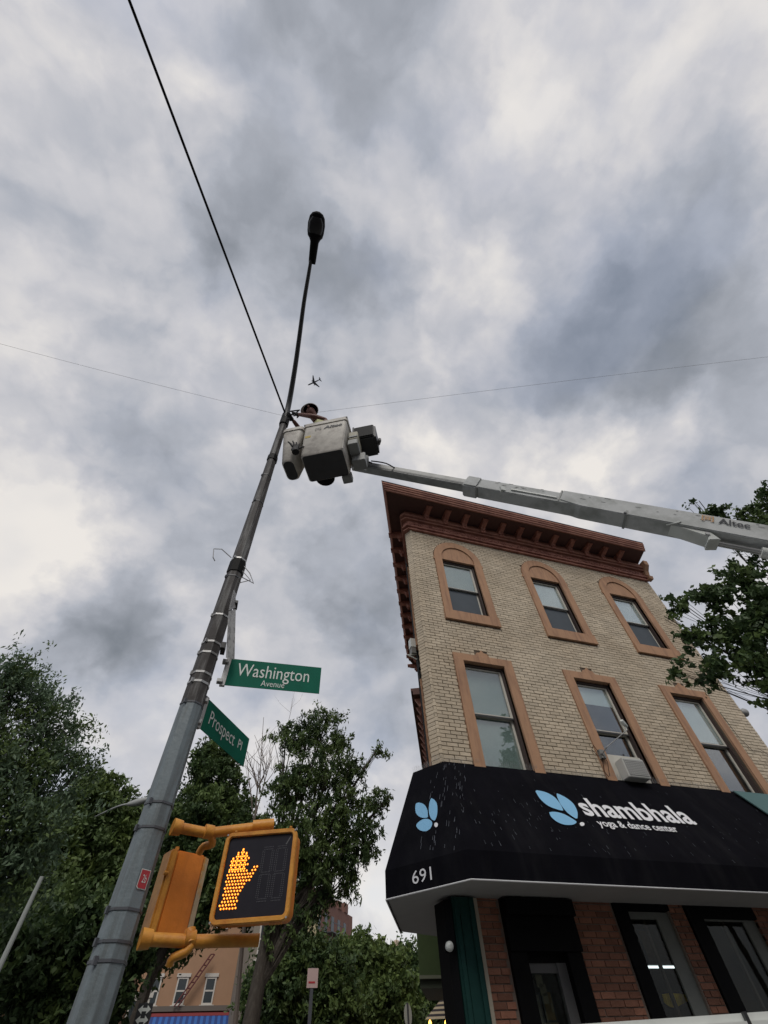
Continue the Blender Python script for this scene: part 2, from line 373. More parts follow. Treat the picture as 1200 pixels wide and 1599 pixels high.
bb = MB(); bb.box2((3.6, D+1.3, 0), (XR-.35, D+1.4, 11.7)); bb.box2((3.6, D+.4, 7.5), (XR-.35, D+1.3, 7.6)); bb.box2((3.6, D+.4, 3.6), (XR-.35, D+1.3, 3.7))
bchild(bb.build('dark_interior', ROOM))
# bricks
CO = .0705; BLN = .203; JN = .013
bricks = []
zc0 = 4.50
def surround_hit(x0, x1, z):
    """returns clipped x intervals outside the surrounds"""
    segs = [(x0, x1)]
    for c in WC:
        if 7.93 < z < 10.10: h = HW+.002
        elif 10.10 <= z < 10.80: h = math.sqrt(max(0, .70**2-(z-10.10)**2))
        elif z < 7.10: h = HW+.002
        elif z < 7.24: h = .16
        else: continue
        ns = []
        for a, b_ in segs:
            if b_ <= c-h or a >= c+h: ns.append((a, b_)); continue
            if a < c-h: ns.append((a, c-h))
            if b_ > c+h: ns.append((c+h, b_))
        segs = ns
    return segs
r_ = 0; z = zc0
while z < 10.98:
    off = (0, .108)[r_ % 2]; x = A0[0]+.035-off
    while x < XR:
        for a, c_ in surround_hit(max(x, A0[0]+.03), min(x+BLN, XR), z+.03):
            if c_-a > .03: bricks.append((a, c_, z))
        x += BLN+JN
    z += CO; r_ += 1
def npx(bk):
    c = ((bk[0]+bk[1])/2, D, bk[2]+.03); p = proj(c)
    if not (0 < p[0] < 1200 and p[1] < 1200) or bk[2] < 4.86: return 0
    return (bk[1]-bk[0])/depth(c)
order = sorted(range(len(bricks)), key=lambda i: -npx(bricks[i]))
single = set(order[:290])
me_cache = {}
stuff = MB()
def brickmesh(wd, m, nm='brick'):
    key = (round(wd, 2), m.name)
    if key not in me_cache:
        q = MB(); q.box2((0, 0, 0), (key[0], .05, .0575)); o = q.build(nm, m); me = o.data; bpy.data.objects.remove(o)
        me_cache[key] = me
    return me_cache[key]
def put_brick(nm, me, x, y, z, rz=0, parent=bld):
    o = bpy.data.objects.new(nm, me); COL.objects.link(o); o.parent = parent
    o.location = (x-3.27, y-7, z); o.rotation_euler = (0, 0, rz); return o
for i, (a, c_, z) in enumerate(bricks):
    pr = random.uniform(-.0035, .0035)
    if i in single:
        put_brick('brick', brickmesh(c_-a, BRICK), a, D+pr, z+random.uniform(-.0015, .0015))
    else: stuff.box2((a, D+pr, z), (c_, D+.05, z+.0575))
# chamfer bricks, dog-toothed at the corner
z = zc0; k_ = 0; rz = math.atan2(.839, -.545)
cu_ = np.array([-.545, .839]); cn = np.array([-.839, -.545])
while z < 10.98:
    a = .0 if k_ % 2 else .012
    P_ = A0+cu_*(.015+a)+cn*.012; Q_ = A0+cu_*.195+cn*.012
    stuff.prism([(P_[0], P_[1], z), (Q_[0], Q_[1], z), (Q_[0]-cn[0]*.04, Q_[1]-cn[1]*.04, z), (P_[0]-cn[0]*.04, P_[1]-cn[1]*.04, z)], (0, 0, .060))
    e_ = .014 if k_ % 2 else .004
    stuff.prism([(A0[0]-.022-e_, A0[1]-.006, z), (A0[0]+.026, A0[1]-.006-e_, z), (A0[0]+.026, A0[1]+.03, z), (A0[0]-.01, A0[1]+.05, z)], (0, 0, .062))
    z += CO; k_ += 1
# side wall bricks
z = zc0; k_ = 0
while z < 11.0:
    t = .02+(k_ % 2)*.1
    while t < 8.9:
        L = .2; P_ = B0+us*t; Q_ = B0+us*(t+L); nn = np.array([-us[1], us[0]])*.012
        stuff.prism([(P_[0]+nn[0], P_[1]+nn[1], z), (Q_[0]+nn[0], Q_[1]+nn[1], z), (Q_[0]+.03, Q_[1], z), (P_[0]+.03, P_[1], z)], (0, 0, .06)); t += .215
    z += CO; k_ += 1
bchild(stuff.build('brick_courses', BRICK, kind='stuff', recalc=False))
# window surrounds + windows
def arc(cx, cz, r, n=18): return [(cx+r*math.cos(math.pi*(1-i/n)), cz+r*math.sin(math.pi*(1-i/n))) for i in range(n+1)]
for wi, c in enumerate(WC):
    y0 = D-.035
    # third floor: arched surround
    out = [(c-HW, 8.12)]+arc(c, 10.10, HW)+[(c+HW, 8.12)]
    inn = [(c-OW, 8.24)]+arc(c, 10.10, OW)+[(c+OW, 8.24)]
    g = MB(); n = len(out)
    vs = [(x, y0, z) for x, z in out]+[(x, y0, z) for x, z in inn]+[(x, D+.05, z) for x, z in out]+[(x, D+.12, z) for x, z in inn]
    fs = []
    for i in range(n-1):
        fs += [(i, i+1, n+i+1, n+i), (i, 2*n+i, 2*n+i+1, i+1), (n+i, n+i+1, 3*n+i+1, 3*n+i)]
    g.add(vs, fs)
    g.box2((c-HW-.015, D-.06, 7.98), (c+HW+.015, D+.14, 8.24))      # sill
    for sx in (-1, 1): g.box2((c+sx*HW-.025*sx, D-.03, 9.98), (c+sx*(HW+.03), D+.04, 10.06))
    tp = [(x, D-.004, z) for x, z in [(c-OW-.004, 10.055)]+arc(c, 10.10, OW+.004)+[(c+OW+.004, 10.055)]]
    g.prism(tp, (0, .06, 0))
    so = bchild(g.build('window_surround', STUCCO)); so['label'] = 'round arched terracotta surround with blind tympanum'
    # second floor
    g = MB()
    g.box2((c-HW, y0, 4.2), (c-OW, D+.12, 7.085)); g.box2((c+OW, y0, 4.2), (c+HW, D+.12, 7.085)); g.box2((c-OW, y0+.0005, 6.92), (c+OW, D+.12, 7.0845))
    g.prism([(c-.17, y0+.002, 7.083), (c-.12, y0+.002, 7.16), (c-.05, y0+.002, 7.17), (c, y0+.002, 7.24), (c+.05, y0+.002, 7.17), (c+.12, y0+.002, 7.16), (c+.17, y0+.002, 7.083)], (0, .05, 0))
    g.box2((c-HW-.015, D-.06, 4.05), (c+HW+.015, D+.14, 4.2))
    so = bchild(g.build('window_surround', STUCCO)); so['label'] = 'flat topped terracotta surround with small raised peak'
def window(c, z0, z1, zd, style):
    yw = D+.10
    win = bpy.data.objects.new('window', None); COL.objects.link(win); bchild(win)
    g = MB()
    g.box2((c-OW, yw-.03, z0), (c-OW+.045, yw+.12, z1)); g.box2((c+OW-.045, yw-.03, z0), (c+OW, yw+.12, z1))
    g.box2((c-OW+.045, yw-.03, z1-.05), (c+OW-.045, yw+.12, z1)); g.box2((c-OW+.045, yw-.01, z0), (c+OW-.045, yw+.12, z0+.03))
    g.build('frame', JAMB, win)
    a, d_ = c-OW+.046, c+OW-.046
    def sash(za, zb, y, m, wd=.032):
        h = MB(); h.box2((a, y, za), (a+wd, y+.035, zb)); h.box2((d_-wd*1.5, y, za), (d_, y+.035, zb))
        h.box2((a+wd, y, zb-wd), (d_-wd*1.5, y+.035, zb)); h.box2((a+wd, y, za), (d_-wd*1.5, y+.035, za+wd*.9)); return h.build('sash', m, win)
    def pane(za, zb, y):
        h = MB(); h.box2((a+.02, y, za+.02), (d_-.02, y+.006, zb-.02)); return h.build('pane', GLASS, win)
    sash(zd, z1-.055, yw+.005, SASH); pane(zd, z1-.055, yw+.02)
    lo = sash(z0+.032, zd-.002, yw+.05, SASH, .028)
    pane(z0+.032, zd, yw+.065)
    g = MB(); g.box2((a+.001, yw-.004, zd-.03), (d_-.001, yw+.004, zd+.005)); g.build('meeting_rail', SASHD, win)
    bl, zbl, scr = style
    if bl:
        h = MB(); h.box2((a+.01, yw+.090 if zbl < zd-.1 else yw+.042, zbl), (d_-.01, yw+.094 if zbl < zd-.1 else yw+.046, z1-.06)); h.build('blind', bl, win)  # in several windows added only to give the pane its sky-reflection brightness
    if scr:
        h = MB(); h.box2((a+.028, yw+.044, z0+.06), (d_-.042, yw+.046, zd-.03)); h.build('insect_screen', SCREEN, win)
    return win
window(WC[0], 8.24, 10.05, 9.12, (BLIND2, 9.1, True)); window(WC[1], 8.24, 10.05, 9.12, (SKYBLIND, 9.1, True)); window(WC[2], 8.24, 10.05, 9.12, (SKYBLIND, 9.1, True))  # upper sashes: pale blinds put in place of bright sky reflections
window(WC[0], 4.2, 6.91, 5.84, (BLIND2, 4.3, False)); window(WC[1], 4.2, 6.91, 5.82, (SKYBLIND, 6.42, False)); window(WC[2], 4.2, 6.91, 5.84, (SKYBLIND, 5.9, False))  # rightmost blind stands in for a cloud reflection; the others are drawn blinds
# side wall window surrounds (seen almost edge-on)
nsv = np.array([-us[1], us[0]])
for t in (1.0, 3.6, 6.2):
    for z0, z1 in ((8.0, 10.7), (4.3, 7.1)):
        g = MB(); P_ = B0+us*t; Q_ = B0+us*(t+1.3); o_ = nsv*.055
        g.prism([(P_[0], P_[1], z0), (Q_[0], Q_[1], z0), (Q_[0]+o_[0], Q_[1]+o_[1], z0), (P_[0]+o_[0], P_[1]+o_[1], z0)], (0, 0, z1-z0)); bchild(g.build('window_surround', STUCCO))
# cornice: profile swept round the corner
cor = bpy.data.objects.new('cornice', None); COL.objects.link(cor); bchild(cor)
CT = np.array([2.21, 6.20])
def path(o, xr=None, side_len=8.1):
    f = o/.8; A_ = A0+(CT-A0)*f; B_ = B0+(CT-B0)*f
    xr_ = XR+.02-.25*f if xr is None else xr
    return [(xr_, A_[1]), tuple(A_), tuple(B_), tuple(B_+us*side_len)]
def sweep(name, prof, m, parent, xr=None):
    g = MB(); rows = []
    for o, z in prof:
        rows.append([(x, y, z) for x, y in path(o, xr)])
    n = len(prof); vs = [p for row in rows for p in row]; fs = []
    for i in range(n):
        j = (i+1) % n
        for k in range(3): fs.append((i*4+k, i*4+k+1, j*4+k+1, j*4+k))
    fs.append(tuple(i*4 for i in range(n))); fs.append(tuple(i*4+3 for i in reversed(range(n))))
    g.add(vs, fs); return g.build(name, m, parent, recalc=True)
sweep('architrave', [(.0, 10.985), (.07, 10.99), (.07, 11.03), (.045, 11.04), (.045, 11.075), (.10, 11.085), (.10, 11.13), (.06, 11.14), (.0, 11.14)], CORNL, cor)
sweep('frieze', [(.0, 11.142), (.055, 11.142), (.055, 11.36), (.0, 11.36)], CORNL, cor)
sweep('bed_moulding', [(.0, 11.362), (.13, 11.362), (.14, 11.39), (.10, 11.40), (.10, 11.43), (.17, 11.45), (.17, 11.47), (.12, 11.70), (.0, 11.70)], CORN, cor)
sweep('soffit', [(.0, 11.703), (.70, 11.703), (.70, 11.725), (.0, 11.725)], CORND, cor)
sweep('crown_moulding', [(.66, 11.66), (.70, 11.66), (.71, 11.70), (.74, 11.715), (.74, 11.76), (.77, 11.78), (.775, 11.82), (.80, 11.84), (.80, 11.905), (.66, 11.905)], CORN, cor)
sweep('roof_edge', [(.0, 11.907), (.815, 11.907), (.815, 11.93), (.0, 11.93)], STRAPD, cor)
# frieze ornament: small raised lozenges
g = MB()
for i in range(118):
    x = A0[0]+.12+i*.067
    g.box((x, D-.062, 11.25+.035*math.sin(i*1.9)), (.042, .02, .05), Matrix.Rotation(.6*(-1)**i, 3, 'Y'))
for i in range(60):
    x = A0[0]+.1+i*.133; g.box((x, D-.06, 11.325), (.09, .016, .014))
g.build('frieze_ornament', CORNL, cor, kind='stuff')
def bracket(P_, dirout, dirside):
    u = Vector((*dirout, 0)).normalized(); s_ = Vector((*dirside, 0)).normalized()
    prof = [(.10, 11.42), (.19, 11.42), (.21, 11.46), (.20, 11.52), (.24, 11.58), (.36, 11.61), (.44, 11.64), (.47, 11.665), (.47, 11.70), (.10, 11.70)]
    g = MB(); o = Vector((P_[0], P_[1], 0))
    g.prism([o-s_*.07+u*a+Vector((0, 0, z)) for a, z in prof], s_*.14)
    g.prism([o-s_*.09+u*a+Vector((0, 0, z)) for a, z in ((.11, 11.665), (.50, 11.665), (.50, 11.70), (.11, 11.70))], s_*.18)
    g.box(o+u*.215+Vector((0, 0, 11.49)), (.05, .05, .05), Matrix.Rotation(math.pi/4, 3, 'Z'))
    return g.build('bracket', CORNL, cor)
for i in range(12): bracket((3.74+.602*i, 7.0), (0, -1), (1, 0))
for i in range(12):
    P_ = B0+us*(.55+.62*i); bracket(P_, nsv*.6, us)
# end console of the cornice
g = MB(); g.prism([(XR-.02, 7.0, 11.02), (XR-.02, 6.86, 11.02), (XR-.02, 6.83, 11.12), (XR-.02, 6.9, 11.2), (XR-.02, 6.84, 11.35), (XR-.02, 6.70, 11.5), (XR-.02, 6.68, 11.66), (XR-.02, 7.0, 11.66)], (.16, 0, 0))
g.build('end_console', STUCCO, cor)

# neighbouring lower building along the side street with its own cornice
nb = thing('terracotta_side_building', 'terracotta building with dark cornice behind the brick corner building along the side street', 'building', (*(B0+us*9.6), 0))
def nchild(o): o.parent = nb; o.matrix_parent_inverse = Matrix.Translation(-nb.location); return o
g = MB(); P_ = B0+us*9.05; Q_ = B0+us*26
g.prism([(P_[0], P_[1], 0), (Q_[0], Q_[1], 0), (Q_[0]+6, Q_[1], 0), (P_[0]+4, P_[1]+.5, 0)], (0, 0, 11.2)); nchild(g.build('wall', STUCCO))
g = MB(); o_ = nsv*.52; P_ = B0+us*9.0
for (za, zb, oo) in ((11.55, 11.68, 1.0), (11.40, 11.55, .85), (11.0, 11.40, .25)):
    g.prism([(P_[0], P_[1], za), (Q_[0], Q_[1], za), (Q_[0]+o_[0]*oo, Q_[1]+o_[1]*oo, za), (P_[0]+o_[0]*oo, P_[1]+o_[1]*oo, za)], (0, 0, zb-za-.002))
cn2 = nchild(g.build('cornice', CORND))
for i in range(24):
    g = MB(); q_ = P_+us*(.3+.65*i)
    u3 = Vector((*us, 0)); n3 = Vector((*nsv, 0)); o3 = Vector((*q_, 11.05))
    g.prism([o3+n3*.12, o3+n3*.22, o3+n3*.40+Vector((0, 0, .33)), o3+n3*.12+Vector((0, 0, .33))], u3*.14); h = g.build('bracket', CORN, cn2)

# storefront
st = MB(); st.box2((3.44, D+.06, 0), (3.86, D+.3, 3.55)); st.box2((4.93, D+.06, 0), (5.70, D+.3, 3.55)); st.box2((6.68, D+.06, 0), (6.98, D+.3, 3.55)); st.box2((8.3, D+.06, 0), (8.8, D+.3, 3.55))
bchild(st.build('brick_pier', RMORT))
lo = MB(); nred = 0
for (x0, x1) in ((3.50, 3.83), (4.96, 5.66), (6.70, 6.96), (8.3, 8.8)):
    z = .02; k = 0
    while z < 3.16:
        x = x0-(k % 2)*.105
        while x < x1-.02:
            a, c_ = max(x, x0), min(x+.2, x1)
            if c_-a > .03:
                if z > 1.95 and x0 < 8 and nred < 290:
                    put_brick('red_brick', brickmesh(c_-a, RBRICK, 'red_brick'), a, D+.045+random.uniform(-.003, .003), z); nred += 1
                else: lo.box2((a, D+.045, z), (c_, D+.09, z+.060))
            x += .212
        z += .0705; k += 1
bchild(lo.build('red_brick_courses', RBRICK, kind='stuff', recalc=False))
g = MB(); g.box2((3.10, 6.93, 0), (3.42, 7.2, 3.12)); g.box2((3.13, 6.905, 0), (3.18, 6.935, 3.1)); g.box2((3.34, 6.905, 0), (3.39, 6.935, 3.1)); g.box2((3.2, 6.92, .3), (3.32, 6.935, 2.95))
bchild(g.build('green_pilaster', PILG))
g = MB(); g.box2((3.43, 6.96, 0), (3.485, 7.06, 3.12)); bchild(g.build('pilaster_trim', CREAM))
g = MB(); g.prism([(3.02, 7.02, 0), (3.085, 6.93, 0), (3.09, 7.3, 0), (3.00, 7.3, 0)], (0, 0, 3.1)); bchild(g.build('corner_post', BLACKP))
g = MB(); g.box2((3.86, 6.96, 2.62), (4.93, 7.3, 3.15)); g.box2((3.86, 6.85, 2.95), (4.90, 6.96, 3.12)); g.box2((3.86, D+.0, 0), (4.10, D+.3, 2.62)); g.box2((4.70, D+.0, 0), (4.92, D+.3, 2.62))
g.box2((4.10, D+.1, 2.53), (4.70, D+.25, 2.62)); g.box2((5.70, D+.02, 0), (5.92, D+.3, 3.3)); g.box2((6.98, D+.02, 0), (7.25, D+.3, 3.3)); g.box2((5.92, D+.02, 3.07), (6.68, D+.3, 3.3)); g.box2((7.25, D+.02, 3.0), (8.3, D+.3, 3.3))
g.box2((8.8, D+.02, 0), (9.0, D+.3, 3.3)); g.box2((9, D+.02, 3.0), (11.2, D+.3, 3.3))
bchild(g.build('shopfront_frame', BLACKP))
dr = bpy.data.objects.new('door', None); COL.objects.link(dr); bchild(dr)
g = MB(); g.box2((4.10, D+.12, 0), (4.17, D+.17, 2.53)); g.box2((4.56, D+.10, 0), (4.70, D+.17, 2.53)); g.box2((4.17, D+.12, 2.44), (4.56, D+.17, 2.53)); g.build('frame', mat('door_grey', (.10, .10, .10), .5), dr)
g = MB(); g.box2((4.17, D+.14, .1), (4.56, D+.146, 2.44)); g.build('pane', SGLASS, dr)
g = MB()
for i in range(7): g.box2((4.19+random.uniform(0, .22), D+.16, 1.9+.07*i), (4.26+random.uniform(0, .2), D+.162, 1.95+.08*i))
g.build('poster', mat('poster', (.10, .085, .05), .8, var=.5, vscale=14), dr)
for (x0, x1) in ((5.92, 6.68), (7.25, 8.3), (9.0, 11.2)):
    wn = bpy.data.objects.new('shop_window', None); COL.objects.link(wn); bchild(wn)
    g = MB(); g.box2((x0, D+.12, .6), (x1, D+.126, 3.05)); g.build('pane', SGLASS, wn)
    g = MB(); g.box2((x1-.24, D+.09, .6), (x1-.005, D+.118, 3.06)); g.box2((x0, D+.09, 2.98), (x1-.24, D+.118, 3.06)); g.build('frame', mat('grey_frame', (.16, .17, .155), .6, var=.2), wn)
    g = MB(); g.box2(((x0+x1)/2-.02, D+.2, .6), ((x0+x1)/2+.02, D+.24, 3.0)); g.build('inner_mullion', mat('warm_wood', (.05, .03, .02), .6), wn)
g = MB(); g.box2((3.5, D+1.2, 0), (XR-.3, D+1.28, 3.6)); g.box2((3.5, D+.3, 3.3), (XR-.3, D+1.2, 3.58))
bchild(g.build('shop_interior', mat('shop_wall', (.030, .022, .016), .9, var=.5, vscale=2.5)))
ta, tb_ = at_y(1010, 1507, D+.75), at_y(1068, 1513, D+.75)
fl = thing('tube_light', 'lit white tube light seen behind the shop window glass', 'lamp', tuple((ta+tb_)/2))
hl = (tb_[0]-ta[0])/2
g = MB(); g.tube([(-hl, 0, 0), (hl, 0, 0)], .014, 8); g.build('tube', TUBE, fl)
g = MB(); g.box2((-hl-.03, -.03, .017), (hl+.03, .03, .05)); g.build('fitting', DGREY, fl)
g = MB(); n = 16
for i in range(n+1):
    t = i/n; px_ = 1034+50*t; ym = 1556+6*math.sin(4*t)
    u_ = at_y(px_, ym-11*math.sin(math.pi*min(1, t*1.2+.05))**.7, D+.26+.03*math.sin(9*t)); l_ = at_y(px_+3, ym+9+3*math.sin(7*t), D+.30+.02*math.cos(8*t))
    g.v += [tuple(u_), tuple(l_)]
for i in range(n): g.f.append((2*i, 2*i+2, 2*i+3, 2*i+1)); g.m.append(0)
yc = tag(g.build('yellow_cloth', YG, recalc=False), 'crumpled yellow cloth hanging behind the shop window', 'cloth'); q_ = yc.modifiers.new('t', 'SOLIDIFY'); q_.thickness = .006
for lab, (xa, xb, za, zb2, col) in {'pale leaning board in the shop doorway behind the door glass': (4.22, 4.32, 1.6, 2.28, (.16, .15, .12)), 'small ochre picture behind the shop door glass': (4.36, 4.50, 2.05, 2.3, (.14, .09, .03)),
        'narrow grey poster left inside the second shop window': (5.98, 6.12, 2.45, 2.85, (.11, .115, .10)), 'brown framed picture beside the tube light in the shop window': (6.2, 6.36, 2.55, 2.9, (.09, .06, .04))}.items():
    pb = thing('poster', lab, 'poster', (xa, D+.3, za)); g = MB(); g.box2((0, 0, 0), (xb-xa, .012, zb2-za)); g.build('board', mat('poster_'+str(int(xa*100)), col, .8, var=.5, vscale=9), pb)
    g = MB(); g.ring([(-.01, -.004, -.01), (xb-xa+.01, -.004, -.01), (xb-xa+.01, -.004, zb2-za+.01), (-.01, -.004, zb2-za+.01)], [(.008, -.004, .008), (xb-xa-.008, -.004, .008), (xb-xa-.008, -.004, zb2-za-.008), (.008, -.004, zb2-za-.008)], (0, .02, 0)); g.build('frame', DGREY, pb)
g = MB(); g.tube([(4.585, D+.085, .95), (4.585, D+.045, .97), (4.585, D+.045, 1.35), (4.585, D+.085, 1.37)], .011, 6); h = g.build('handle', STEEL, dr)
# security light on the green pilaster
sl = thing('security_light', 'small white round light on the black corner post beside the green pilaster', 'lamp', tuple(at_y(702, 1478, 6.86)))
g = MB()
for i in range(6):
    pass
g.tube([(0, .06, .0), (0, .0, .0), (0, -.03, 0), (0, -.05, -.005)], [.03, .05, .045, .02], 12); g.build('globe', SIGNW, sl, smooth=True)
g = MB(); g.box2((-.03, .06, -.04), (.03, .12, .04)); g.build('base', BLACKP, sl)

# ------------------------------------------------------------------ shop awning
aw = thing('shop_awning', 'black canvas corner awning with white lettering and pale blue leaf logos over the shopfront', 'awning', (3.27, 7, 0))
def achild(o): o.parent = aw; o.matrix_parent_inverse = Matrix.Translation((-3.27, -7, 0)); return o
C1 = Vector((3.05, 6.15, 3.12)); C2 = Vector((2.27, 7.18, 3.12)); C3 = C2+Vector((*us, 0))*2.1
T1 = Vector((3.27, 6.985, 4.86)); T2 = Vector((2.93, 7.50, 4.86)); T3 = T2+Vector((*us, 0))*2.0
VH = .30; VZ = Vector((0, 0, VH)); XA = 12.3
CR = Vector((XA, 6.15, 3.12)); TR = Vector((XA, 6.985, 4.86))
g = MB()
g.add([C1+VZ, CR+VZ, TR, T1], [(0, 1, 2, 3)]); g.add([C2+VZ, C1+VZ, T1, T2], [(0, 1, 2, 3)]); g.add([C3+VZ, C2+VZ, T2, T3], [(0, 1, 2, 3)])
g.add([T1, TR, TR+Vector((0, .014, 0)), Vector((3.6, 6.999, 4.86)), T3+Vector((.4, 0, 0)), T3, T2], [(0, 1, 2, 3, 4, 5, 6)])
ca = g.build('canopy', AWN, recalc=False); achild(ca)
sm = ca.modifiers.new('thick', 'SOLIDIFY'); sm.thickness = .01; sm.offset = -1
g = MB(); e_ = .012
for a, c_ in ((C1, CR), (C2, C1), (C3, C2)):
    d_ = (c_-a).normalized(); no = Vector((d_.y, -d_.x, 0))*-.01
    g.add([a, c_, c_+VZ, a+VZ, a+no, c_+no, c_+VZ+no, a+VZ+no], [(0, 1, 2, 3), (4, 7, 6, 5), (0, 4, 5, 1), (3, 2, 6, 7)])
achild(g.build('valance', AWN))
g = MB()
sz = Vector((0, 0, .02))
g.prism([C1+sz+Vector((.02, .02, 0)), CR+sz+Vector((0, .02, 0)), Vector((XA, 6.98, 3.14)), Vector((3.5, 7.06, 3.14)), Vector((3.25, 7.5, 3.14)), C3+Vector((.75, .3, .02)), C3+sz, C2+sz+Vector((.02, .01, 0))], (0, 0, .015))
achild(g.build('soffit', SOFF))
g = MB()
for a, c_ in ((C1, CR), (C2, C1), (C3, C2)): g.tube([a+Vector((0, 0, -.002)), c_+Vector((0, 0, -.002))], .009, 6)
achild(g.build('edge_trim', TRIMW))
g = MB(); g.add([Vector((9.30, 6.96, 4.83))]+[Vector((12.3, 6.96, 4.83)), Vector((12.3, 6.55, 4.10)), Vector((9.55, 6.55, 4.10))], [(0, 1, 2, 3)])
for i in range(4): g.v[i] = (g.v[i][0], g.v[i][1]-.04, g.v[i][2])
tp_ = achild(g.build('teal_panel', AWNTEAL, recalc=False)); s2 = tp_.modifiers.new('t', 'SOLIDIFY'); s2.thickness = .02
sv_ = Vector((0, .835, 1.44)).normalized()
def slope_pt(x, z): return Vector((x, 6.15+(z-3.42)*.835/1.44, z))
FA = lambda x, z: frame(slope_pt(x, z)+Vector((0, -.006, .003)), (1, 0, 0), sv_)
lt = [text_obj('lettering', 'shambhala', FA(5.36, 4.055), 2.15, .36, PRINTW, .006, .022, aw), text_obj('lettering', 'yoga & dance center', FA(5.46, 3.885), 1.48, .125, PRINTW, .006, .016, aw)]
for o in lt: achild(o)
def leaf2(name, base, tip, wid, M, m, bulge=.5, depth=.006):
    bx, by = base; tx, ty = tip; L = math.hypot(tx-bx, ty-by); ux, uy = (tx-bx)/L, (ty-by)/L; px_, py_ = -uy, ux; pts = []
    N = 12
    for s_ in (1, -1):
        for i in range(N+1):
            t = i/N if s_ == 1 else 1-i/N
            if s_ == -1 and (i == 0 or i == N): continue
            wv = wid*math.sin(math.pi*t**.8)**.8 if 0 < t < 1 else 0
            pts.append((bx+ux*L*t+px_*wv*s_, by+uy*L*t+py_*wv*s_))
    o = fill_poly(name, pts, M, m, depth); achild(o); return o
M_ = frame(slope_pt(0, 3.42)+Vector((0, -.006, .003)), (1, 0, 0), sv_)
zz = lambda z: (z-3.42)/sv_.z
leaf2('logo_leaf', (4.98, zz(4.10)), (4.76, zz(4.62)-.14), .075, M_, PRINTB); 
def pxleaf(pts_px, plane, M, base_i, tip_i, wid): pass
def on_slope(px, py):
    d = ray(px, py); P0 = np.array([0, 6.15, 3.42]); n_ = np.cross([1, 0, 0], np.array(sv_)); t = ((P0-EYE)@n_)/(d@n_); q = EYE+d*t; return (q[0], (q[2]-3.42)/sv_.z)
bpy.data.objects.remove(bpy.data.objects['logo_leaf'])
def quadleaf(poly_px, conv, M, m):
    pts = [conv(*p) for p in poly_px]; P_ = []
    n = len(pts)
    for i in range(n):          # Catmull-Rom smoothing, sharp at marked tips
        a, b_, c_, d_ = pts[(i-1) % n], pts[i], pts[(i+1) % n], pts[(i+2) % n]
        for k in range(4):
            t = k/4; P_.append(tuple(.5*((2*b_[j])+(-a[j]+c_[j])*t+(2*a[j]-5*b_[j]+4*c_[j]-d_[j])*t*t+(-a[j]+3*b_[j]-3*c_[j]+d_[j])*t**3) for j in (0, 1)))
    o = fill_poly('logo_leaf', P_, M, m, .006); achild(o)
q4 = lambda L: [(580+x/1.9355, 1150+y/1.9355) for x, y in L]
quadleaf(q4([(498, 166), (497, 170), (512, 193), (535, 212), (560, 222), (577, 226), (579, 223), (570, 205), (553, 185), (528, 171), (503, 165)]), on_slope, M_, PRINTB)
quadleaf(q4([(560, 176), (562, 186), (572, 207), (590, 230), (612, 247), (621, 250), (623, 246), (622, 228), (610, 205), (588, 187), (564, 175)]), on_slope, M_, PRINTB)
quadleaf(q4([(538, 234), (545, 247), (563, 261), (585, 269), (608, 269), (619, 263), (618, 258), (603, 248), (580, 236), (556, 230), (539, 231)]), on_slope, M_, PRINTB)
quadleaf(q4([(636, 261), (643, 264), (643, 270), (637, 273), (631, 270), (630, 264)]), on_slope, M_, PRINTW)
# left (chamfer) face
uL = (C1-C2).normalized(); vL = (T1-(C1+VZ)); nL = uL.cross((T1-C2-VZ)).normalized()
vL = nL.cross(uL)*(-1 if nL.cross(uL).z < 0 else 1)
ML = frame(C2+VZ, uL, vL); OFFL = ML.to_3x3()@Vector((0, 0, 1))
def on_left(px, py):
    d = Vector(ray(px, py)); n_ = OFFL; t = ((C2+VZ-Vector(EYE)).dot(n_))/d.dot(n_); q = ML.inverted()@(Vector(EYE)+d*t); return (q.x, q.y)
quadleaf(q4([(137, 203), (134, 214), (136, 232), (146, 243), (160, 247), (171, 245), (172, 240), (170, 222), (161, 207), (147, 201)]), on_left, ML, PRINTB)
quadleaf(q4([(181, 189), (176, 205), (175, 228), (180, 246), (188, 254), (194, 253), (200, 235), (200, 208), (193, 194), (184, 188)]), on_left, ML, PRINTB)
quadleaf(q4([(137, 270), (141, 262), (155, 252), (170, 250), (182, 256), (185, 266), (179, 279), (166, 287), (150, 285), (140, 277)]), on_left, ML, PRINTB)
quadleaf(q4([(197, 261), (202, 265), (201, 272), (196, 275), (192, 271), (192, 264)]), on_left, ML, PRINTW)
nv = Vector((uL.y, -uL.x, 0))
achild(text_obj('house_number', '691', frame(C2+uL*.44+Vector((0, 0, .085))+nv*.004, uL, (0, 0, 1)), .30, .135, PRINTW, .003, .0, aw))
# droppings and rain streaks on the canvas: little flecks
g = MB()
for i in range(150):
    if random.random() < .6: x = random.uniform(3.2, 5.6) if random.random() < .75 else random.uniform(5.6, 9.6)
    else: x = random.uniform(5, 10)
    z = 3.45+1.3*abs(random.gauss(.35, .28)); 
    if z > 4.78: continue
    L = random.uniform(.005, .028)*(1.5 if x < 4.6 else 1); wd = random.uniform(.0012, .0035)
    p = FA(x, z); g.add([p@Vector(q) for q in ((-wd, -L, .004), (wd, -L, .004), (wd*.6, L, .004), (-wd*.6, L, .004))], [(0, 1, 2, 3)])
for i in range(70):
    x, y = random.uniform(.55, 1.25), random.uniform(.05, 1.5); L = random.uniform(.01, .05)
    g.add([ML@Vector(q) for q in ((x-.003, y-L, .004), (x+.003, y-L, .004), (x+.002, y+L, .004), (x-.002, y+L, .004))], [(0, 1, 2, 3)])
achild(g.build('bird_dropping', SPOT, kind='stuff', recalc=False))
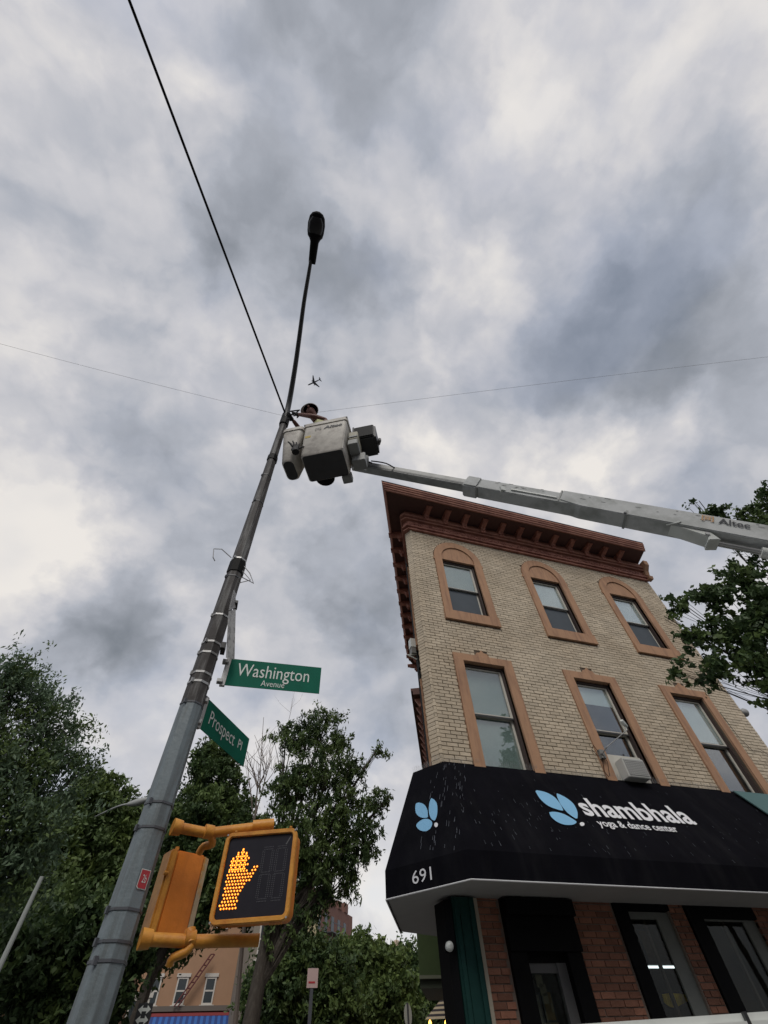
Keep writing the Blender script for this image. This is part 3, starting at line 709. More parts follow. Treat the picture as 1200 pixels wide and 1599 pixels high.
# bird spikes along the awning top
g = MB()
for i in range(420):
    x = 3.1+i*.0145+random.uniform(-.004, .004); a = random.uniform(-.02, .02); h = random.uniform(.06, .10)
    g.tube([(x, 6.975, 4.86), (x+a*.4, 6.965+random.uniform(-.03, .02), 4.86+h)], .0014, 3, caps=False)
for i in range(46):
    p = T1.lerp(T2, i/46); g.tube([p, p+Vector((random.uniform(-.02, .02), random.uniform(-.02, .02), random.uniform(.06, .1)))], .0014, 3, caps=False)
tag(g.build('bird_spikes', STEEL, recalc=False), 'thin metal bird spikes in a row along the top edge of the black awning', 'bird spikes')

# ------------------------------------------------------------------ small things on the facade
ac = thing('air_conditioner', 'white window air conditioner sticking out of the middle second floor window', 'air conditioner', (7.07, 6.78, 4.84))
g = MB(); g.box2((-.24, 0, 0), (.24, .35, .33)); g.build('case', mat('ac_white', (.55, .55, .52), .5), ac, bevel=.01)
g = MB(); g.box2((-.215, -.006, .03), (.215, .002, .30)); g.build('recess', mat('ac_dark', (.13, .13, .13), .7), ac)
g = MB()
for i in range(9): g.box2((-.215, -.012, .038+i*.030), (.215, -.007, .049+i*.030))
for i in range(10): g.box2((-.208+i*.0445, -.016, .03), (-.199+i*.0445, -.0125, .30))
g.build('grille', mat('ac_grille', (.45, .45, .43), .5), ac)
g = MB(); g.box2((-.40, .20, .30), (.40, .25, .46)); g.box2((-.40, .2, -.2), (-.25, .25, .3)); g.box2((.25, .2, -.2), (.40, .25, .3)); g.build('side_panel', SASH, ac)
# floodlight camera on an arm left of that window
sc = thing('security_camera', 'white security camera on a thin arm in front of the middle second floor window', 'camera', (6.55, 6.95, 5.25))
g = MB(); g.tube([(0, 0, 0), (.02, -.20, .06), (.42, -.45, .30)], .009, 6); g.build('arm', STEEL, sc)
g = MB(); g.tube([(.36, -.50, .46), (.40, -.47, .42), (.50, -.42, .40)], [.03, .045, .03], 10); g.tube([(.43, -.45, .30), (.43, -.45, .42)], .012, 6); g.build('head', SIGNW, sc)
g = MB(); g.box2((-.05, -.06, -.07), (.05, .04, .08)); g.build('mount', mat('mount_grey', (.2, .2, .19), .7), sc)
g = MB(); g.tube([(6.5, 6.93, 5.3), (6.42, 6.9, 5.4), (6.36, 6.92, 5.32), (6.42, 6.9, 5.2), (6.52, 6.88, 5.25), (6.5, 6.93, 5.1), (6.46, 6.94, 4.95), (6.5, 6.93, 4.86)], .006, 5)
g.tube([(6.53, 6.9, 5.3), (6.55, 6.86, 5.1), (6.5, 6.9, 4.87)], .005, 5)
tag(g.build('loose_cable', BLACK), 'tangled black cable hanging below the security camera mount on the brick', 'cable')
g = MB(); g.tube([(10.5, 6.98, 6.6), (10.55, 6.97, 6.0), (10.7, 6.975, 5.75), (10.95, 6.97, 5.8), (11.25, 6.97, 5.55)], .005, 5)
tag(g.build('wall_cable', BLACK), 'thin black cable sagging across the bricks at the right edge of the building', 'cable')
bl_ = thing('bulkhead_light', 'round grey light fixed to the right edge of the brick building', 'lamp', tuple(at_y(1163, 1113, 7.1)))
g = MB(); g.tube([(-.12, 0, 0), (-.02, 0, 0), (.03, 0, 0), (.05, 0, 0)], [.05, .10, .09, .03], 12); g.build('globe', mat('lamp_grey', (.30, .30, .29), .5), bl_, smooth=True)
g = MB(); g.box2((-.2, -.03, -.03), (-.1, .03, .03)); g.build('bracket', DGREY, bl_)
pz = B0+us*1.2+nsv*.14
sb = thing('wall_floodlight', 'white boxy floodlight and bracket on the side wall near the corner', 'lamp', (pz[0], pz[1], 7.9))
g = MB(); g.box2((-.06, -.05, .18), (.07, .1, .42)); g.build('upper_box', SIGNW, sb); g = MB(); g.box2((-.05, -.05, .0), (.06, .1, .16)); g.build('lower_box', mat('grey_box', (.2, .2, .19), .6), sb)
g = MB(); g.tube([(-.16, 0, -.05), (.08, 0, -.14)], .015, 6); g.tube([(-.16, 0, -.05), (.08, 0, 0)], .012, 6); g.build('bracket', SIGNW, sb)

# ------------------------------------------------------------------ street lamp pole
def pole_c(z): return Vector((-.45-.08*z/9.6, 3.87-.02*z/9.6, z))
def pole_r(z): return .114+(.062-.114)*min(z, 9.6)/9.6
lampp = thing('street_lamp', 'tall octagonal grey street lamp pole with weathered top and curved arm over the crossing', 'street lamp', tuple(pole_c(0)))
def lchild(o): o.parent = lampp; o.matrix_parent_inverse = Matrix.Translation(-pole_c(0)); return o
def octo(z, r=None, rot=R_(14)):
    r = pole_r(z) if r is None else r; c = pole_c(z); return [c+Vector((math.cos(rot+math.pi/4*i)*r, math.sin(rot+math.pi/4*i)*r, 0)) for i in range(8)]
def octseg(name, z0, z1, m, dr=0.0, n=1):
    g = MB(); rows = [octo(z0+(z1-z0)*i/n, pole_r(z0+(z1-z0)*i/n)+dr) for i in range(n+1)]
    vs = [p for r in rows for p in r]; fs = [(i*8+j, i*8+(j+1) % 8, (i+1)*8+(j+1) % 8, (i+1)*8+j) for i in range(n) for j in range(8)]
    fs += [tuple(reversed(range(8))), tuple(n*8+j for j in range(8))]; g.add(vs, fs); return lchild(g.build(name, m))
o = octseg('lower_shaft', 0, 3.64, POLE, n=6); o = octseg('upper_shaft', 3.64, 9.62, POLED, n=8); o['label'] = 'weathered dark upper shaft'
g = MB(); g.box((pole_c(0).x, pole_c(0).y, .12), (.36, .36, .24)); lchild(g.build('base', POLE, bevel=.02))
def strap(z, m, h=.022, dr=.006, buckle=True):
    o = octseg('strap', z, z+h, m, dr)
    if buckle:
        g = MB()
        p = octo(z+h/2, pole_r(z)+dr+.003, R_(14)); q_ = p[4 if int(z*10) % 2 else 5].lerp(p[5], .3); g.box(q_, (.022, .018, .036), Matrix.Rotation(R_(35), 3, 'Z'))
        g.build('buckle', m, o)
    return o
for z, m in ((2.09, STRAPD), (2.17, STRAPD), (2.31, STRAPD), (2.73, STRAPD), (2.88, STRAPD), (3.63, STRAPD), (3.82, STEEL), (3.91, STEEL), (4.12, STEEL), (4.24, STEEL), (4.57, STEEL), (5.13, STRAPD), (5.42, STEEL), (6.6, STRAPD), (7.3, STRAPD)):
    strap(z, m, .014 if m is STRAPD else .02, .005)
octseg('wire_wrap', 5.22, 5.40, BLACK, .010); octseg('clamp', 7.80, 7.95, BLACK, .012)
octseg('top_clamp', 9.15, 9.62, BLACK, .022)
g = MB()
zc = pole_c(5.35); g.tube([zc+Vector(p) for p in ((-.09, -.05, .08), (-.22, -.10, .14), (-.30, -.12, .10), (-.27, -.12, -.04), (-.24, -.1, -.07))], .006, 5)
g.tube([zc+Vector(p) for p in ((.08, -.05, -.02), (.17, -.1, -.16), (.24, -.1, -.30), (.10, -.1, -.24), (.06, -.08, -.26))], .006, 5)
g.tube([zc+Vector(p) for p in ((.08, -.05, -.10), (.2, -.12, -.28), (.09, -.1, -.33))], .005, 5)
lchild(g.build('loose_wire', STEEL))
# arm and lamp head
armp = [pole_c(9.3)]+[Vector(at_z(*p)) for p in ((452, 628, 9.85), (461, 575, 10.25), (468, 525, 10.5), (475, 472, 10.72), (482, 430, 10.88), (487, 400, 10.95))]
# smooth
def smooth(P, n=4):
    out = []
    for i in range(len(P)-1):
        a = P[max(i-1, 0)]; b_ = P[i]; c_ = P[i+1]; d_ = P[min(i+2, len(P)-1)]
        for k in range(n):
            t = k/n; out.append(.5*((2*b_)+(c_-a)*t+(2*a-5*b_+4*c_-d_)*t*t+(3*b_-a-3*c_+d_)*t**3))
    return out+[P[-1]]
ap = smooth(armp); nA = len(ap)
g = MB(); g.tube(ap, [.058-.026*i/(nA-1) for i in range(nA)], 10); lchild(g.build('arm', ARMM, smooth=True))
h0 = Vector(at_z(487.5, 412, 10.96)); h1 = Vector(at_z(490.5, 374, 10.99)); h2 = Vector(at_z(497, 330, 11.0))
ax = (h2-h0).normalized(); sd_ = ax.cross(Vector((0, 0, 1))).normalized(); upv = sd_.cross(ax)
L0 = (h1-h0).length; L2 = (h2-h0).length
def headprof(name, prof, m):
    g = MB(); n = 16; vs = []; fs = []
    for s_, hw, hh, dz in prof:
        for j in range(n):
            an = 2*math.pi*j/n; ca, sa = math.cos(an), math.sin(an)
            vs.append(h0+ax*s_+sd_*(hw*math.copysign(abs(ca)**.8, ca))+upv*(hh*math.copysign(abs(sa)**.8, sa)+dz))
    for i in range(len(prof)-1):
        for j in range(n): fs.append((i*n+j, i*n+(j+1) % n, (i+1)*n+(j+1) % n, (i+1)*n+j))
    fs += [tuple(range(n)), tuple(reversed(range((len(prof)-1)*n, len(prof)*n)))]
    g.add(vs, fs); return lchild(g.build(name, m, smooth=True))
hd = headprof('lamp_head', [(0, .062, .05, 0), (.05, .068, .06, 0), (L0*.9, .078, .08, 0), (L0*1.02, .10, .10, 0), (L0*1.12, .135, .11, 0), (L0*1.3, .15, .12, 0), (L0+(L2-L0)*.55, .155, .12, 0), (L0+(L2-L0)*.8, .135, .10, 0), (L0+(L2-L0)*.93, .095, .08, 0), (L2, .03, .03, 0)], LAMPM)
o = headprof('lens', [(L0*1.25, .11, .03, -.105), (L0*1.4, .125, .05, -.11), (L0+(L2-L0)*.6, .125, .05, -.11), (L0+(L2-L0)*.8, .08, .03, -.09)], DGREY)
# sticker on the pole
z0 = 2.46; P_ = octo(z0, pole_r(z0)+.004)
def facing(i):
    m_ = (P_[i]+P_[(i+1) % 8])/2; n_ = m_-pole_c(z0); d_ = Vector(EYE)-m_; n_.z = d_.z = 0
    return n_.normalized().dot(d_.normalized())
fi = max((i for i in range(8) if facing(i) > .55), key=lambda i: proj((P_[i]+P_[(i+1) % 8])/2)[0])
a_, b_ = P_[fi], P_[(fi+1) % 8]
if proj(a_)[0] > proj(b_)[0]: a_, b_ = b_, a_
ud = (b_-a_).normalized(); Ms = frame(a_+ud*((b_-a_).length-.068)+Vector((0, 0, -.045)), ud, (0, 0, 1))
st_ = thing('sticker', 'small red sticker with white lettering on the right face of the lamp pole', 'sticker', tuple(a_))
def stc(o): o.parent = st_; o.matrix_parent_inverse = Matrix.Translation(-a_); return o
stc(fill_poly('red_field', [(0, .01), (.01, 0), (.06, 0), (.06, .09), (.0, .09)], Ms, RED, .003)); stc(fill_poly('border', [(-.004, .006), (.006, -.004), (.064, -.004), (.064, .094), (-.004, .094)], Ms, SIGNW, .0015))
stc(text_obj('lettering', '2b', Ms@Matrix.Translation((.018, .028, 0)), .03, .04, SIGNW, .0045, .0))

# ------------------------------------------------------------------ cables
top = pole_c(9.55)
def sag(a, b_, s_, n=16): return [Vector(a).lerp(Vector(b_), i/n)-Vector((0, 0, s_*4*(i/n)*(1-i/n))) for i in range(n+1)]
far = Vector(at_z(202, 0, 9.35)); endp = top+(far-top)*3.2; endp.z = 9.9
pts = [top+(far-top)*(i/12*3.2) for i in range(13)]
g = MB(); g.tube(pts, .018, 8); g.tube([p+Vector((0, 0, .028)) for p in pts], .008, 5)
tag(g.build('power_cable', BLACK), 'thick black overhead cable running from the pole top to the upper left', 'cable')
g = MB(); a_ = Vector(at_z(0, 532, 9.7)); a_ = top+(a_-top)*1.6; g.tube(sag(top, a_, .12), .0024, 4)
tag(g.build('thin_cable', mat('thin_wire', (.5, .5, .51), .6)), 'very thin pale wire leaving the pole top to the left edge', 'cable')
g = MB(); a_ = Vector(at_z(1200, 560, 9.7)); a_ = top+(a_-top)*1.5; g.tube(sag(top, a_, -.10), .0024, 4)
tag(g.build('thin_cable', mat('thin_wire', (.42, .42, .43), .6)), 'very thin pale wire crossing the sky to the right above the boom', 'cable')
g = MB(); g.tube([top+Vector(p) for p in ((-.06, 0, 0), (.05, -.08, .1), (.22, -.12, .18), (.16, -.1, .05), (.06, -.05, -.02))], .014, 6)
lchild(g.build('cable_loop', BLACK))

# ------------------------------------------------------------------ street signs
def sign(name, label, org, yaw, wd, ht, texts, z_slope=0):
    u = Vector((math.cos(yaw), math.sin(yaw), 0)); n_ = Vector((math.sin(yaw), -math.cos(yaw), 0)); O = Vector(org)
    t = thing(name, label, 'street sign', org, 0, 'street name signs on the lamp pole')
    def ch(o): o.parent = t; o.matrix_parent_inverse = Matrix.Translation(-O); return o
    g = MB(); g.prism([O, O+u*wd, O+u*wd+Vector((0, 0, ht)), O+Vector((0, 0, ht))], n_*-.005); ch(g.build('panel', SIGNG))
    g = MB(); g.prism([O-u*.045+n_*.002+Vector((0, 0, -.004)), O+u*.0-Vector((0, 0, .004))+n_*.002, O+Vector((0, 0, ht+.01))+n_*.002, O-u*.045+Vector((0, 0, ht+.01))+n_*.002], n_*-.03)
    g.box(O-u*.05+Vector((0, 0, ht*.85)), (.05, .05, .03)); g.box(O-u*.05+Vector((0, 0, ht*.12)), (.05, .05, .03)); ch(g.build('bracket', STEEL))
    for s_, x, z, w_, h_, bo in texts: ch(text_obj('lettering', s_, frame(O+u*x+Vector((0, 0, z))+n_*.001, u, (0, 0, 1)), w_, h_, SIGNW, .002, bo))
    return t
sign('street_sign', 'green street name sign reading Washington Avenue on the lamp pole', (-.262, 3.83, 3.85), R_(-4), .86, .275, [('Washington', .075, .105, .675, .128, .0), ('Avenue', .315, .022, .215, .058, -.004)])
sign('street_sign', 'green street name sign reading Prospect Pl angled away on the lamp pole', (-.365, 3.955, 3.505), R_(56.5), .78, .265, [('Prospect', .08, .085, .45, .115, .0), ('Pl', .60, .105, .07, .08, .0)])
ps = thing('parking_sign', 'white parking sign seen edge-on above the street name signs', 'sign', (-.36, 3.70, 4.1))
a_ = Vector((-.375, 3.60, 0)); c_ = Vector((-.255, 3.80, 0))
def pchild(o): o.parent = ps; o.matrix_parent_inverse = Matrix.Translation((.36, -3.70, -4.1)); return o
ud = (c_-a_).normalized(); nn_ = Vector((ud.y, -ud.x, 0))
pq = lambda L: [Vector(at_r(*p)) for p in L]
g = MB(); g.prism(pq([(353, 1027, 3.60), (366, 1030, 3.76), (368, 951, 3.76), (357, 955, 3.60)]), nn_*.004); pchild(g.build('lower_plate', mat('plate_white', (.42, .42, .41), .6, var=.3, vscale=14, col2=(.2, .2, .2), c2amt=(.5, .6))))
g = MB(); g.prism(pq([(357.5, 953, 3.60), (368, 949, 3.76), (368, 927, 3.76), (365.5, 921, 3.64)]), nn_*.004); pchild(g.build('upper_plate', mat('plate_grey', (.30, .30, .30), .5)))
g = MB(); g.box(Vector((-.36, 3.74, 4.16)), (.04, .12, .06)); pchild(g.build('mount', DGREY)); g = MB(); g.box(Vector((-.37, 3.75, 4.7)), (.04, .12, .03)); pchild(g.build('mount', DGREY))

# ------------------------------------------------------------------ pedestrian signals
def rrect(w_, h_, r, n=5):
    pts = []
    for cx_, cy_, a0 in ((w_-r, r, -90), (w_-r, h_-r, 0), (r, h_-r, 90), (r, r, 180)):
        for i in range(n+1): a = R_(a0+90*i/n); pts.append((cx_+r*math.cos(a), cy_+r*math.sin(a)))
    return pts
# signal facing the camera; local x right, y up, z towards viewer
yaw = R_(-23.2); uA = Vector((math.cos(yaw), math.sin(yaw), 0)); OA = Vector((.036, 3.702, 2.234))
MA = frame(OA, uA, (0, 0, 1)); WA, HA = .494, .47
sigA = thing('pedestrian_signal', 'yellow pedestrian signal showing a lit orange raised hand', 'pedestrian signal', tuple(OA), 0, 'pedestrian signals on the lamp pole')
def sA(o): o.parent = sigA; o.matrix_parent_inverse = Matrix.Translation(-OA); return o
def tr(M, pts, z): return [M@Vector((x, y, z)) for x, y in pts]
o_, i_ = rrect(WA, HA, .045), [(x+.026, y+.026) for x, y in rrect(WA-.052, HA-.052, .022)]
g = MB(); n = len(o_)
g.ring(tr(MA, o_, 0), tr(MA, i_, 0), MA.to_3x3()@Vector((0, 0, -.035))); sA(g.build('bezel', YEL, bevel=.004, smooth=True))
g = MB(); g.prism(tr(MA, [(x*.96+.01, y*.96+.01) for x, y in o_], -.036), MA.to_3x3()@Vector((0, 0, -.11))); sA(g.build('housing', ORG, bevel=.004))
g = MB(); g.prism(tr(MA, [(x+.001, y+.001) for x, y in [(a*.997, c*.997) for a, c in i_]], -.018), MA.to_3x3()@Vector((0, 0, -.012))); sA(g.build('lens', FACE))
g = MB()
for x in (.06, WA-.05):
    g.tube([MA@Vector((x, HA+.002, -.01)), MA@Vector((x, HA+.012, -.01))], .009, 8)
for i in range(9): g.box(MA@Vector((.05+i*.01, -.006, -.02)), (.003, .004, .014)); g.box(MA@Vector((.38+i*.009, -.006, -.02)), (.003, .004, .016))
sA(g.build('hinge', YEL))
for bx_, by_ in ((.03, .03), (WA-.03, .03), (.03, HA-.03), (WA-.03, HA-.03)):
    g = MB(); g.tube([MA@Vector((bx_*.45+(.0 if bx_ < .1 else WA*.55), by_*.45+(0 if by_ < .1 else HA*.55), .0)), MA@Vector((bx_*.45+(.0 if bx_ < .1 else WA*.55), by_*.45+(0 if by_ < .1 else HA*.55), .004))], .006, 6); sA(g.build('screw', STEEL))
# led hand: dots on a grid inside an outline traced in the lens plane
HP0 = [(.062, .080), (.170, .080), (.172, .10), (.168, .155), (.195, .20), (.22, .235), (.245, .275), (.268, .31), (.258, .328), (.235, .315), (.212, .285), (.200, .30), (.202, .35), (.202, .405), (.188, .415), (.175, .430), (.155, .430), (.145, .412), (.125, .405), (.112, .388), (.095, .375), (.083, .34), (.074, .28), (.072, .22), (.077, .17), (.067, .12)]
HP = [(.052+(x-.072)*1.05, .070+(y-.08)*.87) for x, y in HP0]
def inside(x, y, P_):
    c_ = False; n = len(P_)
    for i in range(n):
        x1, y1 = P_[i]; x2, y2 = P_[(i+1) % n]
        if (y1 > y) != (y2 > y) and x < (x2-x1)*(y-y1)/(y2-y1)+x1: c_ = not c_
    return c_
ledm = MB(); core = MB(); spots = []; y = .076; row = 0
while y < .34:
    x = .038+(row % 2)*.0095
    while x < .28:
        if inside(x, y, HP) and (y < .262 or x > .178): spots.append((x, y))
        x += .019
    y += .0165; row += 1
for fx_, ft in ((.073, .325), (.101, .354), (.1295, .372), (.157, .350)):      # four separate fingers
    y, q_ = .268, 0
    while y < ft:
        for dx in ((-.0075, .0075) if q_ % 2 == 0 else (0.0,)):
            if y < ft-.008 or dx == 0 or q_ % 2: spots.append((fx_+dx+(y-.268)*.04, y))
        y += .0112; q_ += 1
    spots.append((fx_+(ft-.268)*.04, ft+.002))
for x, y in spots:
    jx, jy = random.uniform(-.0008, .0008), random.uniform(-.0008, .0008)
    pts = [(x+jx+.0056*math.cos(2*math.pi*i/8), y+jy+.0056*math.sin(2*math.pi*i/8)) for i in range(8)]
    ledm.prism(tr(MA, pts, -.0165), MA.to_3x3()@Vector((0, 0, .003)))
    pts = [(x+jx+.0034*math.cos(2*math.pi*i/8), y+jy+.0034*math.sin(2*math.pi*i/8)) for i in range(8)]
    core.prism(tr(MA, pts, -.013), MA.to_3x3()@Vector((0, 0, .001)))
sA(ledm.build('lit_led', LED, kind='stuff')); sA(core.build('lit_led_core', LEDC, kind='stuff'))
# unlit countdown digits: faint dots
g = MB()
def dots(x0, y0, x1, y1, n):
    for i in range(n):
        t = i/(n-1); x, y = x0+(x1-x0)*t, y0+(y1-y0)*t
        for dx in (-.006, .006):
            ddx, ddy = (dx, 0) if abs(y1-y0) > abs(x1-x0) else (0, dx)
            pts = [(x+ddx+.0028*math.cos(2*math.pi*q/5), y+ddy+.0028*math.sin(2*math.pi*q/5)) for q in range(5)]
            g.prism(tr(MA, pts, -.0175), MA.to_3x3()@Vector((0, 0, .001)))
for x0 in (.275, .365):
    for y0, y1 in ((.12, .225), (.25, .355)):
        dots(x0, y0, x0+.002, y1, 12); dots(x0+.062, y0, x0+.064, y1, 12)
    for yy in (.105, .237, .37): dots(x0+.005, yy, x0+.06, yy, 7)
sA(g.build('unlit_led', LEDOFF, kind='stuff'))
g = MB(); g.add(tr(MA, [(.42, .385), (.426, .382), (.452, .425), (.447, .428)], -.0168), [(0, 1, 2, 3)]); sA(g.build('scratch', mat('scratch', (.12, .12, .125), .7), recalc=False))
# second signal seen from behind
sc_ = .93; OB = Vector((-.295, 3.985, 2.24)); uB = Vector((math.cos(R_(26)), math.sin(R_(26)), 0)); MBx = frame(OB, uB, (0, 0, 1)); WB, HB = .31, .44
sigB = thing('pedestrian_signal', 'orange pedestrian signal housing turned away beside the lamp pole, seen from the back', 'pedestrian signal', tuple(OB), 0, 'pedestrian signals on the lamp pole')
def sB(o): o.parent = sigB; o.matrix_parent_inverse = Matrix.Translation(-OB); return o
g = MB(); g.prism([MBx@Vector(p) for p in ((.04, 0, -.01), (.245, 0, -.01), (.245, HB, -.01), (.04, HB, -.01))], MBx.to_3x3()@Vector((0, 0, -.10))); sB(g.build('housing', ORG, bevel=.008))
g = MB(); g.prism([MBx@Vector(p) for p in ((-.012, 0, .0), (.039, 0, .0), (.039, 0, -.14), (-.012, 0, -.14))], (0, 0, HB)); sB(g.build('door_frame', YEL, bevel=.01))
g = MB(); g.prism([MBx@Vector(p) for p in ((.246, .0, -.012), (.30, .0, -.05), (.30, .0, -.10), (.246, .0, -.10))], (0, 0, HB-.005)); sB(g.build('side_cover', YELW, bevel=.003))
g = MB(); g.tube([MBx@Vector((.04, HB+.005, -.05)), MBx@Vector((.04, HB+.025, -.05))], .014, 8); g.tube([MBx@Vector((.0, .3, .005)), MBx@Vector((-.03, .3, .01))], .012, 8); sB(g.build('latch', YEL))
# yellow pipe brackets
pc = pole_c(2.5)
def pipe(label, P0, P1, P2, clampx, extra):
    t = thing('signal_bracket', label, 'bracket', tuple(P0), 0, 'yellow signal brackets on the lamp pole')
    def ch(o): o.parent = t; o.matrix_parent_inverse = Matrix.Translation(-Vector(P0)); return o
    g = MB(); g.tube([P0, P1, P2], .032, 14); ch(g.build('pipe', YEL, smooth=True))
    g = MB(); d_ = (Vector(P1)-Vector(P0)).normalized(); g.tube([Vector(P0)-d_*.01, Vector(P0)+d_*.05], [.05, .044], 14); ch(g.build('hub', YEL, smooth=True))
    g = MB(); g.tube([Vector(clampx)-d_*.03, Vector(clampx)+d_*.03], .042, 14); ch(g.build('clamp', YEL, smooth=True))
    for nm, pts, rr in extra:
        g = MB(); g.tube(pts, rr, 12); ch(g.build(nm, YEL, smooth=True))
    return t
V = Vector
pt = lambda x, y, r: V(at_r(x, y, r))
pipe('upper yellow pipe bracket between the pole and both pedestrian signals', pt(272, 1291, 3.80), pt(325, 1301, 3.86), pt(424, 1289, 3.86), pt(326, 1299, 3.85), [('elbow', smooth([pt(330, 1306, 3.86), pt(332, 1318, 3.90), pt(318, 1322, 3.95), pt(311, 1333, 3.98)], 3), .024), ('arm_tip', [pt(395, 1290, 3.84), pt(428, 1287, 3.84)], .036)])
pipe('lower yellow pipe bracket under the pedestrian signals', pt(222, 1466, 3.80), pt(300, 1470, 3.86), pt(405, 1468, 3.86), pt(296, 1466, 3.85), [('elbow', smooth([pt(300, 1475, 3.84), pt(290, 1487, 3.84), pt(270, 1496, 3.86), pt(265, 1507, 3.88)], 3), .022), ('collar', [pt(297, 1452, 3.86), pt(297, 1474, 3.84)], .034)])

# ------------------------------------------------------------------ bucket truck
bt = thing('bucket_truck', 'white bucket truck with raised telescopic boom and two worker baskets beside the pole top', 'truck', (6.5, 1.2, -.13))
def tch(o, parent=None): o.parent = bt; o.matrix_parent_inverse = Matrix.Translation((-6.5, -1.2, .13)); return o
E0 = V(at_r(556, 727, 4.05)); c_ = np.array([600, 46.5, 673])*5.05/673; E1 = V(EYE+ROT@c_)
dv = (E1-E0).normalized(); hv = V((dv.x, dv.y, 0)).normalized(); sn = V((hv.y, -hv.x, 0))    # sn: towards camera side
if sn.dot(V((0, -1, 0))) < 0: sn = -sn
un = sn.cross(dv); un = un if un.z > 0 else -un
def t_at(px):
    lo, hi = -1, 14
    for _ in range(50):
        m_ = (lo+hi)/2
        if proj(E0+dv*m_)[0] < px: lo = m_
        else: hi = m_
        if depth(E0+dv*hi) < .3: hi = m_
    return m_
def bpoint(t, a, c): return E0+dv*t+sn*a+un*c
def bbox(name, t0, t1, w_, h_, m, bevel=.01, dz=0, parent=None):
    g = MB(); pr = [(-w_/2, -h_/2+dz), (w_/2, -h_/2+dz), (w_/2, h_/2+dz), (-w_/2, h_/2+dz)]
    g.prism([bpoint(t0, a, c) for a, c in pr], dv*(t1-t0)); return tch(g.build(name, m, bevel=bevel))
tA, tB, tC = t_at(727), t_at(875), t_at(1197)
LT = (V((0, 0, 3.2)).z-E0.z)/dv.z
bbox('inner_boom', -.05, tA+.5, .15, .165, INNER)
g = MB(); g.prism([bpoint(-.05, .0765, -.02), bpoint(tA, .0765, -.02), bpoint(tA, .0765, -.055), bpoint(-.05, .0765, -.055)], sn*.004); tch(g.build('wear_strip', mat('wear', (.16, .165, .16), .6)))
bbox('boom_collar', tA-.0, tA+.24, .24, .27, BOOMW, .02)
bbox('middle_boom', tA+.24, tB+.4, .215, .23, BOOMW)
g = MB(); 
g.prism([bpoint(tA+.75, .108, -.03), bpoint(tB-.05, .108, -.03), bpoint(tB-.05, .108, -.05), bpoint(tA+.75, .108, -.05)], sn*.02); tch(g.build('guide_rail', TRUCKW))
g = MB(); q_ = tA+.62; g.box(bpoint(q_, .105, -.06), (.07, .05, .10)); tch(g.build('catch', TRUCKW))
g = MB(); g.prism([bpoint(tB, -.115, -.07), bpoint(tB+.28, -.115, -.13), bpoint(LT, -.125, -.15), bpoint(LT, -.125, .18), bpoint(tB, -.115, .165)], sn*.235); tch(g.build('outer_boom', BOOMW, bevel=.010))
bbox('boom_end_ring', tB-.03, tB-.002, .235, .25, BOOMD, .006, dz=.04)
tD = t_at(1052); tE = t_at(1108)
g = MB(); g.prism([bpoint(tD-.05, -.09, -.13), bpoint(tE, -.09, -.14), bpoint(tE+.10, -.09, -.24), bpoint(tE-.02, -.09, -.29), bpoint(tD+.35, -.09, -.23)], sn*.18); tch(g.build('cylinder_bracket', TRUCKW, bevel=.008))
g = MB(); g.tube([bpoint(tE-.04, .092, -.19), bpoint(tE-.04, .105, -.19)], .025, 14); tch(g.build('pin', STEEL))
g = MB(); g.tube([bpoint(tE, 0, -.215), bpoint(tE+2.2, 0, -.22)], .028, 12); tch(g.build('rod', STEEL, smooth=True))
g = MB(); g.tube([bpoint(t_at(1187), 0, -.225), bpoint(LT-.5, 0, -.24)], .065, 16); tch(g.build('cylinder', TRUCKW, smooth=True))
g = MB(); s_ = t_at(976)
g.prism([bpoint(s_, -.118, -.145), bpoint(s_+.03, -.118, -.145), bpoint(s_+.03, -.118, -.05), bpoint(s_, -.118, -.05)], sn*.242); tch(g.build('boom_band', BOOMD))
g = MB(); g.tube([bpoint(s_+.0, .121, -.12), bpoint(s_, .135, -.12)], .018, 8); tch(g.build('bolt', DGREY))
g = MB(); g.tube([bpoint(t_at(1040), .08, -.15), bpoint(t_at(1056), .125, -.12), bpoint(t_at(1060), .125, -.08)], .009, 6); tch(g.build('hook', TRUCKW))
# scuffs on the boom side
g = MB()
for i in range(26):
    t = random.uniform(tB+.15, tB+2.2) if i % 2 else random.uniform(tA+.4, tB-.1); c_ = random.uniform(.0, .14) if i % 2 else random.uniform(-.02, .1); L = random.uniform(.02, .09); a_ = .123 if i % 2 else .1115
    g.add([bpoint(t, a_, c_), bpoint(t+L, a_, c_+.004), bpoint(t+L*.8, a_, c_+.010), bpoint(t+L*.2, a_, c_+.008)], [(0, 1, 2, 3)])
tch(g.build('scuff', DGREY, kind='stuff', recalc=False))
# lettering and emblem on the boom
tL = t_at(1117); 
FB = frame(bpoint(tL, .126, .02), dv, un)
if (FB.to_3x3()@V((0, 0, 1))).dot(sn) < 0: FB = frame(bpoint(tL, .126, .02), dv, -un)
tch(text_obj('lettering', 'Altec', FB, t_at(1166)-tL, .105, LOGOK, .003, .02))
tl = t_at(1090); wl = (t_at(1111)-tl); FE = frame(bpoint(tl, .126, .02), dv, un)
def emblem(M, wl, hl, m):
    g = MB()
    def rc(x0, y0, x1, y1): g.add([M@V((x, y, .003)) for x, y in ((x0*wl, y0*hl), (x1*wl, y0*hl), (x1*wl, y1*hl), (x0*wl, y1*hl))], [(0, 1, 2, 3)])
    rc(.05, .88, .95, 1); rc(.05, .0, .17, .88); rc(.83, .0, .95, .88); rc(.17, 0, .3, .12); rc(.7, 0, .83, .12); rc(.28, .66, .72, .78); rc(.28, .24, .4, .66); rc(.6, .24, .72, .66); rc(.4, .4, .6, .5); rc(.4, .24, .6, .32)
    return g.build('emblem', m, recalc=False)
